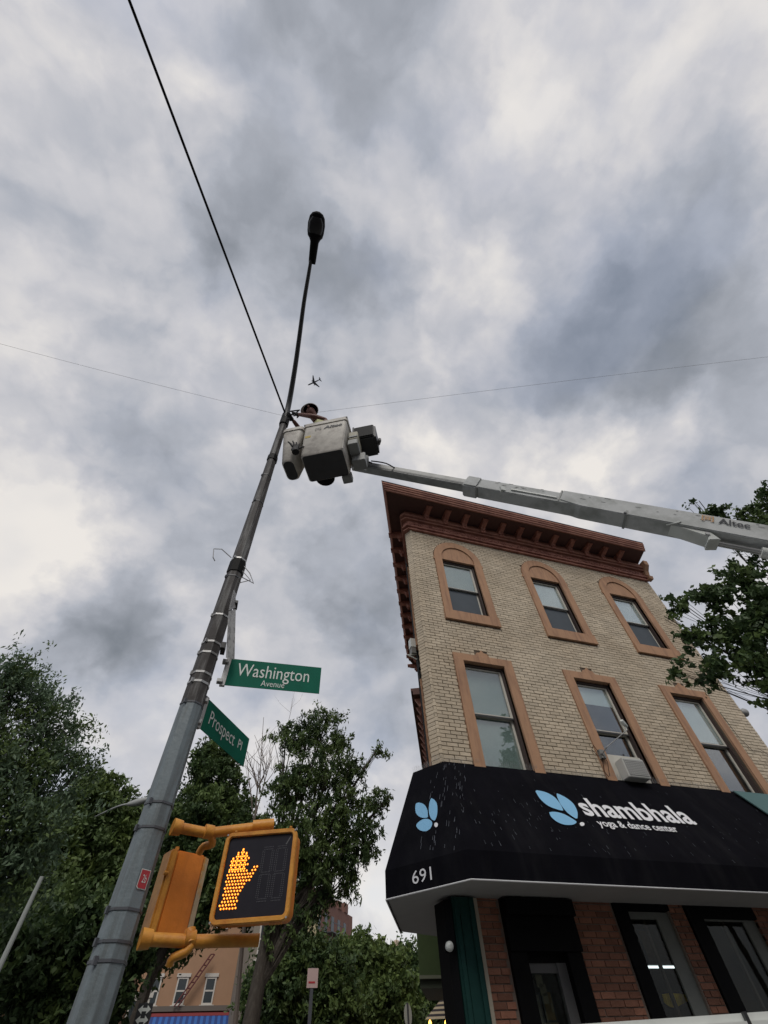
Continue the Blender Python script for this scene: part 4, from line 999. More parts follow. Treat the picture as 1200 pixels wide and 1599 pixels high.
tch(emblem(FE, wl, .11, LOGOO))
# truck body below the boom
gu = hv; pB = V((1.35, 2.62, 0)); yawT = math.atan2(gu.y, gu.x); sT = sn
near = V(at_r(1045, 1589, 3.35))
o0 = near-gu*1.6; o0.z = near.z
def tb(name, t0, t1, a0, a1, z0, z1, m, bev=.03):
    g = MB(); P_ = [V((o0.x, o0.y, 0))+gu*t+(-sT)*a+V((0, 0, z0)) for t, a in ((t0, a0), (t1, a0), (t1, a1), (t0, a1))]
    g.prism(P_, (0, 0, z1-z0)); return tch(g.build(name, m, bevel=bev))
zt = near.z
tb('service_body', .3, 4.6, 0, 2.1, .75, zt, TRUCKW, .025); tb('chassis', .2, 10.4, .35, 1.75, .45, .74, DGREY)
tb('cab', 7.9, 10.2, .05, 2.05, .76, 2.5, TRUCKW, .12); tb('rear_deck', 4.65, 7.8, .1, 2.0, .75, 1.2, BOOMD)
tb('cab_window', 8.4, 9.6, -.01, .045, 1.6, 2.25, DKWIN, .01)
tb('body_seam', 1.6+.33, 1.6+.345, -.004, .03, .8, zt+.003, DGREY, 0)
for t in (1.3, 2.9):
    o = tb('compartment_door', t-.6, t+.5, -.012, -.001, .85, zt-.14, TRUCKW, .004)
for t in (1.6, 2.6, 9.2):
    for a in (.12, 1.98):
        c_ = V((o0.x, o0.y, .40))+gu*t+(-sT)*a
        g = MB(); g.tube([c_+sT*.13, c_-sT*.13], .52, 24); wh = tch(g.build('wheel', BLACK)); g = MB(); g.tube([c_+sT*.14, c_+sT*.135], .28, 16); h = g.build('rim', STEEL, wh); h.matrix_parent_inverse = Matrix.Identity(4); h.parent = wh
base = E0+dv*LT
g = MB(); g.tube([V((base.x, base.y, 1.2)), V((base.x, base.y, 2.9))], [.5, .38], 20); g.box(base+V((0, 0, -.15)), (.8, .6, .7), Matrix.Rotation(yawT, 3, 'Z')); tch(g.build('turret', TRUCKW))
# baskets
yb_ = R_(-28.2); sK = 1.07
ub = V((math.cos(yb_), math.sin(yb_), 0)); vb = V((-math.sin(yb_), math.cos(yb_), 0))
K0 = V(EYE)+(V((-.12, 3.29, 7.24))-V(EYE))*sK
WBk, DBk, HBk = .76, .58, 1.07
def bk(x, y, z): return K0+ub*x+vb*y+V((0, 0, z))
def basket(x0, y0, w_, d_, h_, z0, m, taper=.03, r=.05):
    g = MB(); rows = []
    for zz_, ins in ((0, taper+.02), (.03, taper), (h_*.9, .0), (h_*.9+.002, -.015), (h_, -.015), (h_, .02), (.08, taper+.03)):
        pts = rrect(w_-2*ins, d_-2*ins, r, 4); rows.append([bk(x0+ins+x, y0+ins+y, z0+zz_) for x, y in pts])
    n = len(rows[0]); vs = [p for r_ in rows for p in r_]; fs = []; mi = []
    for i in range(len(rows)-1):
        for j in range(n): fs.append((i*n+j, i*n+(j+1) % n, (i+1)*n+(j+1) % n, (i+1)*n+j))
    g.add(vs, fs); k0 = len(g.f)
    g.add([bk(x0+taper+.02+x, y0+taper+.02+y, z0) for x, y in rrect(w_-2*taper-.04, d_-2*taper-.04, r, 4)], [tuple(range(n))], 1)
    g.add([bk(x0+taper+.03+x, y0+taper+.03+y, z0+.08) for x, y in rrect(w_-2*taper-.06, d_-2*taper-.06, r, 4)], [tuple(range(n))], 0)
    return tch(g.build('basket', m, smooth=True, recalc=True))
bA = basket(0, 0, WBk, DBk, HBk, 0, [BUCK, BUCKD]); bA['label'] = 'front basket with dark floor and printed lettering'
bB = basket(-.385, -.02, .375, .55, 1.0, 0, [BUCK, BUCKD], .08, .08); bB['label'] = 'rear basket with rounded floor'
g = MB(); 
g.ring([bk(-.012, -.012, HBk-.03), bk(WBk+.012, -.012, HBk-.03), bk(WBk+.012, DBk+.012, HBk-.03), bk(-.012, DBk+.012, HBk-.03)], [bk(.02, .02, HBk-.03), bk(WBk-.02, .02, HBk-.03), bk(WBk-.02, DBk-.02, HBk-.03), bk(.02, DBk-.02, HBk-.03)], (0, 0, .035))
tch(g.build('basket_lip', mat('lip_grey', (.14, .14, .135), .6)))
Mf = frame(bk(.15, .012, .72), ub, (0, 0, 1))
tch(text_obj('lettering', 'Altec', frame(bk(.36, .002, .775), ub, (0, 0, 1)), .33, .10, LOGOK, .004, .035, shear=.15))
tch(emblem(frame(bk(.20, .002, .77), ub, (0, 0, 1)), .12, .085, mat('logo_grey', (.28, .27, .25), .6)))
g = MB(); g.box(bk(WBk+.09, .30, .62), (.15, .30, .26), Matrix.Rotation(yb_, 3, 'Z')); tch(g.build('control_box', mat('box_beige', (.38, .36, .28), .6), bevel=.01))
g = MB(); g.box(bk(WBk+.09, .30, .36), (.16, .34, .16), Matrix.Rotation(yb_, 3, 'Z')); g.box(bk(WBk+.09, .145, .56), (.152, .02, .06), Matrix.Rotation(yb_, 3, 'Z')); tch(g.build('valve_block', BOOMD, bevel=.01))
g = MB(); g.box(bk(WBk+.24, .48, .95), (.42, .40, .46), Matrix.Rotation(yb_, 3, 'Z')); tch(g.build('tool_tray', DGREY, bevel=.03))
g = MB(); g.box(bk(WBk+.24, .272, .95), (.34, .012, .38), Matrix.Rotation(yb_, 3, 'Z')); tch(g.build('tray_panel', BLACK, bevel=.005))
g = MB(); g.box(bk(WBk+.05, .46, .98), (.03, .40, .40), Matrix.Rotation(yb_, 3, 'Z')); g.box(bk(WBk+.48, .48, .85), (.05, .1, .1)); tch(g.build('tray_bracket', mat('tray_grey', (.10, .10, .10), .6), bevel=.008))
g = MB(); g.tube([bk(WBk-.02, .5, .40), bk(WBk+.22, .62, .44)], .13, 18); tch(g.build('rotator', BOOMD, smooth=True))
g = MB(); g.box(bk(WBk+.14, .45, .22), (.22, .2, .24), Matrix.Rotation(yb_, 3, 'Z')); tch(g.build('platform_mount', BOOMD, bevel=.01))
g = MB(); g.tube([bk(.30, DBk-.06, .20), bk(.30, DBk-.06, .03)], [.16, .16], 20); tch(g.build('swivel', BLACK, smooth=True))
g = MB(); g.box(bk(.66, DBk+.02, .03), (.16, .14, .14), Matrix.Rotation(yb_, 3, 'Z')); tch(g.build('hose_block', BOOMD, bevel=.01))
g = MB()
for i in range(3): g.tube(smooth([bk(WBk+.02, .3+.05*i, .62-.1*i), bk(WBk+.12, .35+.04*i, .5), bk(WBk+.2, .52, .38), bk(WBk+.3, .66, .47)], 3), .012, 6)
tch(g.build('hose', BLACK, smooth=True))
for i in range(6):
    g = MB(); p_ = bk(.06+.128*i, -.004, HBk-.075); g.tube([p_, p_-vb*.012], .008, 6); tch(g.build('rivet', STEEL))
g = MB(); g.box(bk(.10, .012, .60), (.10, .006, .07), Matrix.Rotation(yb_, 3, 'Z')); tch(g.build('warning_plate', mat('plate_yellow', (.45, .33, .05), .6)))
g = MB(); g.tube(smooth([bk(WBk+.30, .62, .47), bk(WBk+.55, .66, .36), E0+dv*.9+un*.10, E0+dv*1.6+un*.095, E0+dv*2.0+un*.09], 4), .012, 6); tch(g.build('hose', BLACK, smooth=True))
# work glove hooked over the basket side
gl = thing('work_glove', 'black work glove hanging between the two baskets', 'glove', tuple(bk(-.05, -.03, .12)))
g = MB(); 
g.box((0, 0, .06), (.11, .05, .12), Matrix.Rotation(yb_, 3, 'Z'))
for i, (dx, dz, tx, tz) in enumerate(((-.05, .10, -.14, .20), (-.025, .12, -.07, .26), (.005, .12, -.01, .25), (.03, .12, .05, .24), (.05, .08, .13, .17))):
    g.tube([(dx, 0, dz), ((dx+tx)/2, -.01, (dz+tz)/2+.01), (tx, -.01, tz)], [.018, .017, .010], 8)
g.tube([(0, 0, .03), (.02, 0, -.05)], [.05, .06], 10)
g.build('glove', GLOVE, gl, smooth=True)

# ------------------------------------------------------------------ worker
def skinned(name, verts, edges, radii, m, parent=None, root=0, sub=2):
    me = bpy.data.meshes.new(name); me.from_pydata([tuple(v) for v in verts], edges, [])
    o = bpy.data.objects.new(name, me); COL.objects.link(o)
    sk = o.modifiers.new('s', 'SKIN'); sk.use_smooth_shade = True
    for i, r in enumerate(radii):
        sv2 = me.skin_vertices[0].data[i]; sv2.radius = (r, r) if not hasattr(r, '__len__') else r; sv2.use_root = (i == root)
    ss = o.modifiers.new('u', 'SUBSURF'); ss.levels = sub; ss.render_levels = sub
    dg = bpy.context.evaluated_depsgraph_get(); nm = bpy.data.meshes.new_from_object(o.evaluated_get(dg)); o.modifiers.clear(); o.data = nm; nm.name = name
    nm.materials.clear(); nm.materials.append(m)
    if parent: o.parent = parent; o.matrix_parent_inverse = Matrix.Translation(-parent.location)
    return o
hip = V((.30, 3.62, 8.60))
pw = thing('person', 'worker in white hard hat and pale vest reaching from the basket to the pole top', 'person', (.30, 3.62, 7.72))
hc = V(at_z(485, 642, 9.33)); 
shR = V(at_z(505, 655, 9.08)); shL = V((.06, 3.78, 9.12)); chest = (shR+shL)/2+V((.02, 0, -.06)); neck = chest+V((-.07, -.02, .13))
elR = V(at_z(487, 650, 9.10)); haR = V(at_z(466, 647, 9.36)); elL = V((-.12, 3.86, 9.0)); haL = V(at_z(457, 655, 9.05))
vs = [hip, hip.lerp(chest, .5)+V((.02, 0, 0)), chest, neck, hc+V((0, 0, -.02)), hc+V((-.01, 0, .07)), shR, elR, haR, shL, elL, haL,
      hip+ub*.10+V((0, 0, -.05)), hip+ub*.11+V((0, 0, -.45)), hip+ub*.11+V((0, 0, -.86)), hip-ub*.10+V((0, 0, -.05)), hip-ub*.11+V((0, 0, -.45)), hip-ub*.11+V((0, 0, -.86))]
es = [(0, 1), (1, 2), (2, 3), (3, 4), (4, 5), (2, 6), (6, 7), (7, 8), (2, 9), (9, 10), (10, 11), (0, 12), (12, 13), (13, 14), (0, 15), (15, 16), (16, 17)]
rr = [.15, .145, .15, .065, .095, .085, .075, .052, .036, .075, .052, .036, .10, .07, .05, .10, .07, .05]
skinned('body', vs, es, rr, SKIN, pw)
skinned('vest', [hip+V((0, 0, .05)), hip.lerp(chest, .5)+V((.02, 0, 0)), chest, shR*.9+elR*.1, shL*.9+elL*.1], [(0, 1), (1, 2), (2, 3), (2, 4)], [.175, .17, .17, .095, .095], VEST, pw)
skinned('trousers', [hip, vs[12], vs[13], vs[14], vs[15], vs[16], vs[17]], [(0, 1), (1, 2), (2, 3), (0, 4), (4, 5), (5, 6)], [.17, .12, .09, .07, .12, .09, .07], mat('trousers', (.02, .025, .04), .8), pw)
g = MB(); hh = hc+V((0, 0, .05)); prof = [(0, .125), (.03, .122), (.07, .11), (.11, .08), (.135, .04), (.142, .008)]
fwd = (haR-hc); fwd.z = 0; fwd.normalize(); n = 18; vs = []; fs = []
for z, r in prof:
    for j in range(n):
        an = 2*math.pi*j/n; vs.append(hh+fwd*(math.cos(an)*r*1.12)+fwd.cross(V((0, 0, 1)))*(math.sin(an)*r)+V((0, 0, z)))
for i in range(len(prof)-1):
    for j in range(n): fs.append((i*n+j, i*n+(j+1) % n, (i+1)*n+(j+1) % n, (i+1)*n+j))
g.add(vs, fs+[tuple(range(n-1, -1, -1))])
brim = [hh+fwd*(math.cos(2*math.pi*j/n)*(.15 if abs(j-0) > 3 and abs(j-n) > 3 else .20))+fwd.cross(V((0, 0, 1)))*(math.sin(2*math.pi*j/n)*.14) for j in range(n)]
g.prism(brim, (0, 0, .012)); he = g.build('hard_hat', HELM, pw, smooth=True); he.matrix_parent_inverse = Matrix.Translation(-pw.location)
# face details
fx = hc+fwd*.085; sdv = fwd.cross(V((0, 0, 1)))
g = MB(); g.tube([fx+V((0, 0, .02)), fx+fwd*.035+V((0, 0, -.02)), fx+V((0, 0, -.03))], [.01, .016, .01], 8); o = g.build('nose', SKIN, pw, smooth=True); o.matrix_parent_inverse = Matrix.Translation(-pw.location)
g = MB()
for s_ in (-1, 1): g.tube([hc+sdv*(.092*s_)+V((0, 0, .02)), hc+sdv*(.105*s_)+V((0, 0, -.03))], [.02, .012], 8)
o = g.build('ear', SKIN, pw, smooth=True); o.matrix_parent_inverse = Matrix.Translation(-pw.location)
g = MB(); g.tube([fx+sdv*-.03+V((0, 0, .03)), fx+sdv*-.03+fwd*.012+V((0, 0, .03))], .012, 8); g.tube([fx+sdv*.03+V((0, 0, .03)), fx+sdv*.03+fwd*.012+V((0, 0, .03))], .012, 8); g.tube([fx+sdv*-.025+V((0, 0, -.055)), fx+sdv*.025+V((0, 0, -.055))], .006, 6)
o = g.build('eyes_and_mouth', GLOVE, pw); o.matrix_parent_inverse = Matrix.Translation(-pw.location)
for hnd, elb in ((haR, elR), (haL, elL)):
    d_ = (hnd-elb).normalized(); sd2 = d_.cross(V((0, 0, 1))).normalized(); up2 = sd2.cross(d_)
    vs = [hnd-d_*.03, hnd+d_*.03, hnd+d_*.06]; es = [(0, 1), (1, 2)]; rr = [.036, .042, .034]
    for i, (off_, L) in enumerate(((-.032, .075), (-.011, .09), (.011, .085), (.032, .065))):
        b0_ = len(vs); vs += [hnd+d_*.085+sd2*off_, hnd+d_*(.085+L*.5)+sd2*off_*1.15-up2*.008, hnd+d_*(.085+L*.85)+sd2*off_*1.15-up2*.03]; es += [(2, b0_), (b0_, b0_+1), (b0_+1, b0_+2)]; rr += [.012, .0115, .010]
    b0_ = len(vs); vs += [hnd+d_*.02+sd2*.05-up2*.01, hnd+d_*.065+sd2*.075-up2*.02]; es += [(1, b0_), (b0_, b0_+1)]; rr += [.014, .011]
    skinned('glove', vs, es, rr, GLOVE, pw, sub=1)
tl_ = thing('pliers', 'dark hand tool held by the worker at the pole top', 'tool', tuple(haR))
g = MB(); g.tube([V((0, 0, 0)), V((-.08, .02, .07)), V((-.14, .03, .10))], [.012, .014, .006], 6); g.tube([V((0, 0, 0)), V((-.06, .05, .05))], [.01, .01], 6); g.build('handle', BLACK, tl_)

# ------------------------------------------------------------------ airliner
pn, ptail, pw1, pw2 = [V(at_z(*p, 900.)) for p in ((481, 601.5), (500.5, 592.5), (487.5, 588), (496, 605.5))]
fdir = (pn-ptail).normalized(); Lf = (pn-ptail).length; rdir = fdir.cross(V((0, 0, 1))).normalized(); ctr = (pn+ptail)/2
al = thing('airliner', 'tiny dark airliner high in the sky above the worker', 'airplane', tuple(ctr))
def pl(s_, r, z): return fdir*s_*Lf+rdir*r*Lf+V((0, 0, z*Lf))
g = MB(); g.tube([pl(-.5, 0, .02), pl(-.3, 0, .01), pl(-.1, 0, 0), (pl(.35, 0, 0)), pl(.45, 0, 0), pl(.5, 0, -.005)], [Lf*q for q in (.012, .035, .05, .05, .035, .008)], 12); g.build('fuselage', PLANE, al, smooth=True)
for s_ in (-1, 1):
    g = MB(); g.prism([pl(.12, .03*s_, -.01), pl(-.08, .03*s_, -.01), pl(-.2, .46*s_, .02), pl(-.14, .46*s_, .02)], (0, 0, Lf*.012)); g.build('wing', PLANE, al)
    g = MB(); g.prism([pl(-.40, .01*s_, .02), pl(-.49, .01*s_, .02), pl(-.53, .17*s_, .02), pl(-.49, .17*s_, .02)], (0, 0, Lf*.01)); g.build('tailplane', PLANE, al)
    g = MB(); g.tube([pl(.1, .16*s_, -.05), pl(-.02, .16*s_, -.05)], [Lf*.028, Lf*.022], 10); g.build('engine', PLANE, al)
g = MB(); g.prism([pl(-.36, 0, .04), pl(-.5, 0, .04), pl(-.53, 0, .2), pl(-.47, 0, .2)], rdir*Lf*.01); g.build('tail_fin', PLANE, al)

# ------------------------------------------------------------------ trees
def lobe(px, py, rpx, r): 
    c = at_r(px, py, r); return (c, rpx*depth(c)/F*1.0)
def tree(name, label, base, lobes, leaf, n_cl, per, mats, cl_r=.35, group=None, trunk_r=.14, flat=.8, droop=.3, aspect=2.2, bare=.0, seed=1, trunk_top=None, core=0.6):
    rg = np.random.default_rng(seed); rd = random.Random(seed)
    base = V(base); t = thing(name, label, 'tree', tuple(base), group=group)
    cs = np.array([l[0] for l in lobes]); rs = np.array([l[1] for l in lobes])
    cen = V(tuple((cs*(rs[:, None]**2)).sum(0)/(rs**2).sum())) if trunk_top is None else V(trunk_top)
    # trunk + limbs
    g = MB(); fork = base.lerp(cen, .45); fork.z = base.z+(cen.z-base.z)*.55
    mid = base.lerp(fork, .5)+V((rd.uniform(-.1, .1), rd.uniform(-.1, .1), 0))
    g.tube([base, base+V((0, 0, .3)), mid, fork, cen], [trunk_r*1.35, trunk_r*1.05, trunk_r, trunk_r*.8, trunk_r*.3], 9)
    for c, r in lobes:
        c = V(tuple(c)); s0_ = fork.lerp(cen, rd.uniform(0, .7)); m_ = s0_.lerp(c, .5)+V((0, 0, -.1*r))+V((rd.uniform(-.2, .2), rd.uniform(-.2, .2), 0))*r
        g.tube([s0_, m_, c], [trunk_r*.38, trunk_r*.22, trunk_r*.08], 5, caps=False)
        for _ in range(6):
            d_ = V((rd.gauss(0, 1), rd.gauss(0, 1), rd.gauss(.2, .8))).normalized(); s2_ = m_.lerp(c, rd.random()); e2 = c+d_*r*rd.uniform(.6, 1.02)
            g.tube([s2_, s2_.lerp(e2, .5)+V((0, 0, .06*r)), e2], [trunk_r*.09, trunk_r*.05, .004], 4, caps=False)
    tr_ = g.build('trunk', BARK, smooth=True); tr_.parent = t; tr_.matrix_parent_inverse = Matrix.Translation(-base)
    # clumps
    wts = rs**2/(rs**2).sum(); ci = rg.choice(len(lobes), n_cl, p=wts)
    d_ = rg.normal(size=(n_cl, 3)); d_ /= np.linalg.norm(d_, axis=1)[:, None]
    rad = rs[ci]*(core+(1-core)*rg.random(n_cl)**.6)*(1+.20*rg.normal(size=n_cl))
    rad = np.where(rg.random(n_cl) < .35, rs[ci]*rg.random(n_cl)**.5, rad)
    cc = cs[ci]+d_*rad[:, None]*np.array([1, 1, flat])
    N = n_cl*per; idx = np.repeat(np.arange(n_cl), per)
    dirc = rg.normal(size=(n_cl, 3)); dirc[:, 2] -= droop; dirc += d_*.8; dirc /= np.linalg.norm(dirc, axis=1)[:, None]
    # leaves strung along a short twig
    tt = rg.random(N); sz = cl_r*(.7+.6*rg.random(n_cl))
    pos = cc[idx]+dirc[idx]*((tt-.3)*2*sz[idx])[:, None]*.9+rg.normal(size=(N, 3))*(sz[idx]*.20)[:, None]
    a = rg.normal(size=(N, 3)); a[:, 2] -= droop*1.5; a /= np.linalg.norm(a, axis=1)[:, None]
    bvec = np.cross(a, rg.normal(size=(N, 3))); bvec /= np.linalg.norm(bvec, axis=1)[:, None]
    s_ = leaf*(.6+.8*rg.random(N))
    A = a*(s_/2)[:, None]*1.25; B = bvec*(s_/2/aspect*1.25)[:, None]
    vv = np.stack([pos-A, pos-A*.1+B, pos+A, pos-A*.1-B], axis=1).reshape(-1, 3)
    me = bpy.data.meshes.new('crown'); me.vertices.add(N*4); me.vertices.foreach_set('co', vv.astype(np.float32).ravel())
    me.loops.add(N*4); me.loops.foreach_set('vertex_index', np.arange(N*4, dtype=np.int32)); me.polygons.add(N)
    me.polygons.foreach_set('loop_start', np.arange(0, N*4, 4, dtype=np.int32)); me.polygons.foreach_set('loop_total', np.full(N, 4, dtype=np.int32))
    for m in mats: me.materials.append(m)
    if len(mats) > 1: me.polygons.foreach_set('material_index', (rg.integers(0, len(mats), n_cl)[idx]).astype(np.int32))
    me.update(calc_edges=True)
    o = bpy.data.objects.new('crown', me); COL.objects.link(o); o.parent = t; o.matrix_parent_inverse = Matrix.Translation(-base)
    return t
def gb(px, r): # ground point below a pixel column
    q = at_r(px, 1590, r); return (q[0], q[1], 0)
# big feathery tree on the left
TG = 'street trees along the side street'
r = 11
tree('locust_tree', 'large feathery tree at the left edge in front of the darker trees', (at_r(20, 1500, r)[0]-1.2, at_r(20, 1500, r)[1], 0),
     [lobe(*p, r) for p in ((-40, 1090, 65), (20, 1060, 42), (60, 1095, 38), (85, 1130, 38), (20, 1180, 60), (95, 1195, 42), (-40, 1230, 80), (60, 1270, 60), (140, 1190, 18), (-20, 1330, 75), (40, 1360, 55))], .074, 620, 64, [L_C, L_C, L_A], .36, trunk_r=.16, droop=.5, seed=3, core=.35, aspect=2.8, group=TG)
r = 19
tree('street_tree', 'bushy green tree with a rounded top behind the lower lamp pole', gb(110, r), [lobe(*p, r) for p in ((165, 1262, 42), (150, 1235, 22), (140, 1250, 30), (215, 1290, 40), (90, 1330, 60), (190, 1360, 60), (110, 1420, 70), (40, 1400, 60), (230, 1440, 60), (235, 1330, 30))], .13, 1000, 70, [L_A, L_A, L_D], .42, trunk_r=.2, seed=4, group=TG)
r = 14.5
tree('street_tree', 'very dark spreading tree low at the left, its trunk behind the pole base', gb(75, r), [lobe(*p, r) for p in ((100, 1470, 60), (170, 1450, 50), (70, 1520, 50), (30, 1480, 45), (150, 1520, 50), (190, 1475, 30), (110, 1560, 42), (160, 1575, 18))], .11, 900, 70, [L_B, L_B, L_A], .35, trunk_r=.13, seed=5, group=TG)
r = 17
tree('street_tree', 'dark tree between the lamp pole and the tallest tree, behind the signals', gb(180, r), [lobe(*p, r) for p in ((335, 1205, 34), (325, 1178, 18), (362, 1250, 26), (310, 1280, 52), (370, 1330, 60), (300, 1360, 58), (250, 1405, 50), (350, 1390, 52), (225, 1480, 18), (295, 1465, 18))], .11, 1000, 72, [L_B, L_A], .34, trunk_r=.16, seed=6, group=TG)
r = 13.5
tree('tall_street_tree', 'tallest tree in the centre with drooping leaves, right of the pedestrian signals', gb(384, r),
     [lobe(*p, r) for p in ((512, 1118, 22), (480, 1148, 32), (447, 1150, 24), (530, 1165, 20), (500, 1205, 46), (450, 1230, 34), (556, 1200, 26), (588, 1172, 12), (540, 1262, 40), (470, 1290, 58), (585, 1250, 20), (562, 1310, 36), (508, 1350, 46), (440, 1350, 45), (540, 1372, 22), (470, 1410, 38), (405, 1325, 30), (440, 1440, 32), (505, 1392, 18), (608, 1243, 7))], .085, 800, 54, [L_B, L_A, L_A], .22, trunk_r=.20, droop=.8, seed=7, trunk_top=tuple(at_r(440, 1340, r)), core=.35, aspect=2.8, group=TG)
# bare dead branches beside it
dt = thing('bare_tree', 'leafless pale branches rising left of the tallest tree', 'tree', gb(388, 15))
g = MB(); rd = random.Random(5)
def twig(p, q_, r0, lev):
    P_ = [V(at_r(*p, 15)), V(at_r((p[0]+q_[0])/2+rd.uniform(-4, 4), (p[1]+q_[1])/2, 15+rd.uniform(-.2, .2))), V(at_r(*q_, 15))]
    g.tube(P_, [r0, r0*.7, r0*.4], 5, caps=False)
    if lev:
        for _ in range(4):
            t = rd.uniform(.2, .9); s_ = (p[0]+(q_[0]-p[0])*t, p[1]+(q_[1]-p[1])*t); L = 38*lev*rd.uniform(.5, 1); an = rd.uniform(-.75, .75)
            twig(s_, (s_[0]+L*math.sin(an), s_[1]-L*math.cos(an)), r0*.5, lev-1)
twig((392, 1330), (405, 1200), .035, 2); twig((395, 1290), (425, 1180), .025, 2); twig((405, 1240), (412, 1120), .018, 1); twig((450, 1130), (458, 1090), .008, 1); twig((400, 1320), (385, 1180), .02, 1)
g.tube([V(gb(388, 15)), V(at_r(392, 1330, 15))], [.08, .035], 6)
o = g.build('branches', TWIG); o.parent = dt; o.matrix_parent_inverse = Matrix.Translation(-dt.location)
r = 25
tree('street_tree', 'dark mid green tree with a rounded crown left of the small square sign', gb(455, r), [lobe(*p, r) for p in ((465, 1500, 36), (440, 1535, 45), (500, 1530, 38), (430, 1580, 40), (520, 1580, 40), (465, 1580, 45))], .15, 900, 75, [L_B, L_A], .5, trunk_r=.2, seed=8, group=TG)
r = 38
tree('street_tree', 'brighter green tree top below the far brown building', gb(570, r), [lobe(*p, r) for p in ((560, 1500, 32), (530, 1492, 20), (595, 1518, 30), (550, 1545, 45), (610, 1555, 36), (570, 1595, 45), (520, 1520, 28))], .22, 1000, 75, [L_D, L_A], .65, trunk_r=.25, seed=9, group=TG)
r = 50
tree('street_tree', 'farthest green tree beside the green panel under the awning', gb(640, r), [lobe(*p, r) for p in ((598, 1492, 9), (632, 1508, 16), (650, 1525, 24), (625, 1545, 30), (665, 1548, 24), (650, 1580, 30), (690, 1560, 20))], .26, 700, 70, [L_A, L_B], .7, trunk_r=.25, seed=10, group=TG)
# right-hand tree overhanging the facade
tree('leafy_street_tree', 'tree at the right edge overhanging the building and the boom', (11.2, 4.4, 0),
     [lobe(*p) for p in ((1185, 800, 18, 8.2), (1165, 815, 18, 8.2), (1120, 803, 13, 8.2), (1085, 788, 10, 8.2), (1192, 770, 10, 8.2), (1215, 840, 50, 8.2), (1160, 905, 34, 7.6), (1110, 930, 24, 7.3), (1062, 945, 14, 7), (1190, 960, 46, 7.6), (1130, 985, 38, 7.2), (1080, 990, 20, 6.9), (1060, 1050, 10, 6.7), (1110, 1045, 26, 6.9), (1170, 1030, 42, 7.2), (1185, 1075, 18, 7.2), (1120, 1070, 10, 6.8), (1043, 965, 6, 6.8), (1250, 950, 70, 7.8), (1250, 1060, 60, 7.6))], .066, 620, 30, [L_A, L_B, L_B], .14, trunk_r=.06, droop=.2, aspect=1.7, seed=12, core=.2, trunk_top=(9.9, 4.6, 6.8))

# ------------------------------------------------------------------ far buildings
def facade(name, label, x0, x1, y, h, dpt, m, wins, extra=None, yaw=0, frame_m=TANW):
    t = thing(name, label, 'building', (x0, y, 0), yaw)
    g = MB(); g.box2((0, 0, 0), (x1-x0, dpt, h)); g.build('wall', m, t)
    g = MB(); g.box2((-.05, -.25, h-.35), (x1-x0+.05, 0, h+.1)); g.build('cornice', m, t)
    for (wx, wz, ww, wh) in wins:
        w_ = bpy.data.objects.new('window', None); COL.objects.link(w_); w_.parent = t; w_.location = (wx-x0, 0, wz)
        key = (name, round(ww, 2), round(wh, 2))
        if key not in me_cache:
            g = MB(); f_ = .09
            g.ring([(-ww/2, -.06, 0), (ww/2, -.06, 0), (ww/2, -.06, wh), (-ww/2, -.06, wh)], [(-ww/2+f_, -.06, f_), (ww/2-f_, -.06, f_), (ww/2-f_, -.06, wh-f_), (-ww/2+f_, -.06, wh-f_)], (0, .055, 0))
            g.box2((-ww/2+f_, -.05, wh*.5-.04), (ww/2-f_, -.008, wh*.5+.04)); g.box2((-ww/2-.12, -.12, -.14), (ww/2+.12, -.001, -.002)); g.box2((-ww/2-.1, -.10, wh+.002), (ww/2+.1, -.001, wh+.18))
            o = g.build('frame', frame_m, w_)
            g = MB(); g.box2((-ww/2+f_, -.03, f_), (ww/2-f_, -.02, wh-f_)); o2 = g.build('pane', DKWIN, w_); me_cache[key] = (o.data, o2.data)
        else:
            for nm, me in zip(('frame', 'pane'), me_cache[key]):
                o = bpy.data.objects.new(nm, me); COL.objects.link(o); o.parent = w_
    return t
Yt = 46
zz_ = lambda px, py: at_y(px, py, Yt)
q1, q2, q3 = zz_(240, 1548), zz_(283, 1545), zz_(328, 1541)
zb = zz_(270, 1570)[2]; zh = zz_(270, 1526)[2]-zb
tan = facade('tan_row_house', 'tan painted row house with white framed windows behind the signals, blue awning below', zz_(150, 1540)[0]-1.5, zz_(376, 1540)[0], Yt, 15.5, 10, TAN,
             [(q[0], zb+z_, .72, zh) for q in (zz_(190, 1551), q1, q2, q3) for z_ in (0, 3.9, 7.8)])
g = MB(); lx = tan.location.x
P0_, P1_ = V(at_y(330, 1490, Yt-.5)), V(at_y(272, 1572, Yt-.5))
g.tube([P0_, P1_], .05, 5); g.tube([P0_+V((.25, 0, 0)), P1_+V((.25, 0, 0))], .05, 5)
for i in range(9): a_ = P0_.lerp(P1_, i/9); g.tube([a_, a_+V((.25, 0, 0))], .03, 4)
fe = tag(g.build('fire_escape', mat('fire_red', (.12, .03, .03), .6)), 'dark red fire escape ladder leaning down the tan row house front', 'fire escape')
g = MB(); pL, pR = zz_(225, 1577), zz_(378, 1571); g.box2((pL[0]-.5, Yt-.35, pL[2]-.12), (pR[0]+.2, Yt-.02, pL[2]+.12)); o = g.build('shop_cornice', mat('grey_cornice', (.14, .12, .10), .8), tan); o.matrix_parent_inverse = Matrix.Translation(-tan.location)
ba = thing('blue_awning', 'striped blue shop awning with red edge below the tan row house', 'awning', (pL[0], Yt-.4, 0))
tp0, tp1 = zz_(236, 1589), zz_(388, 1583); n = 34
ga, gb2, gc = MB(), MB(), MB()
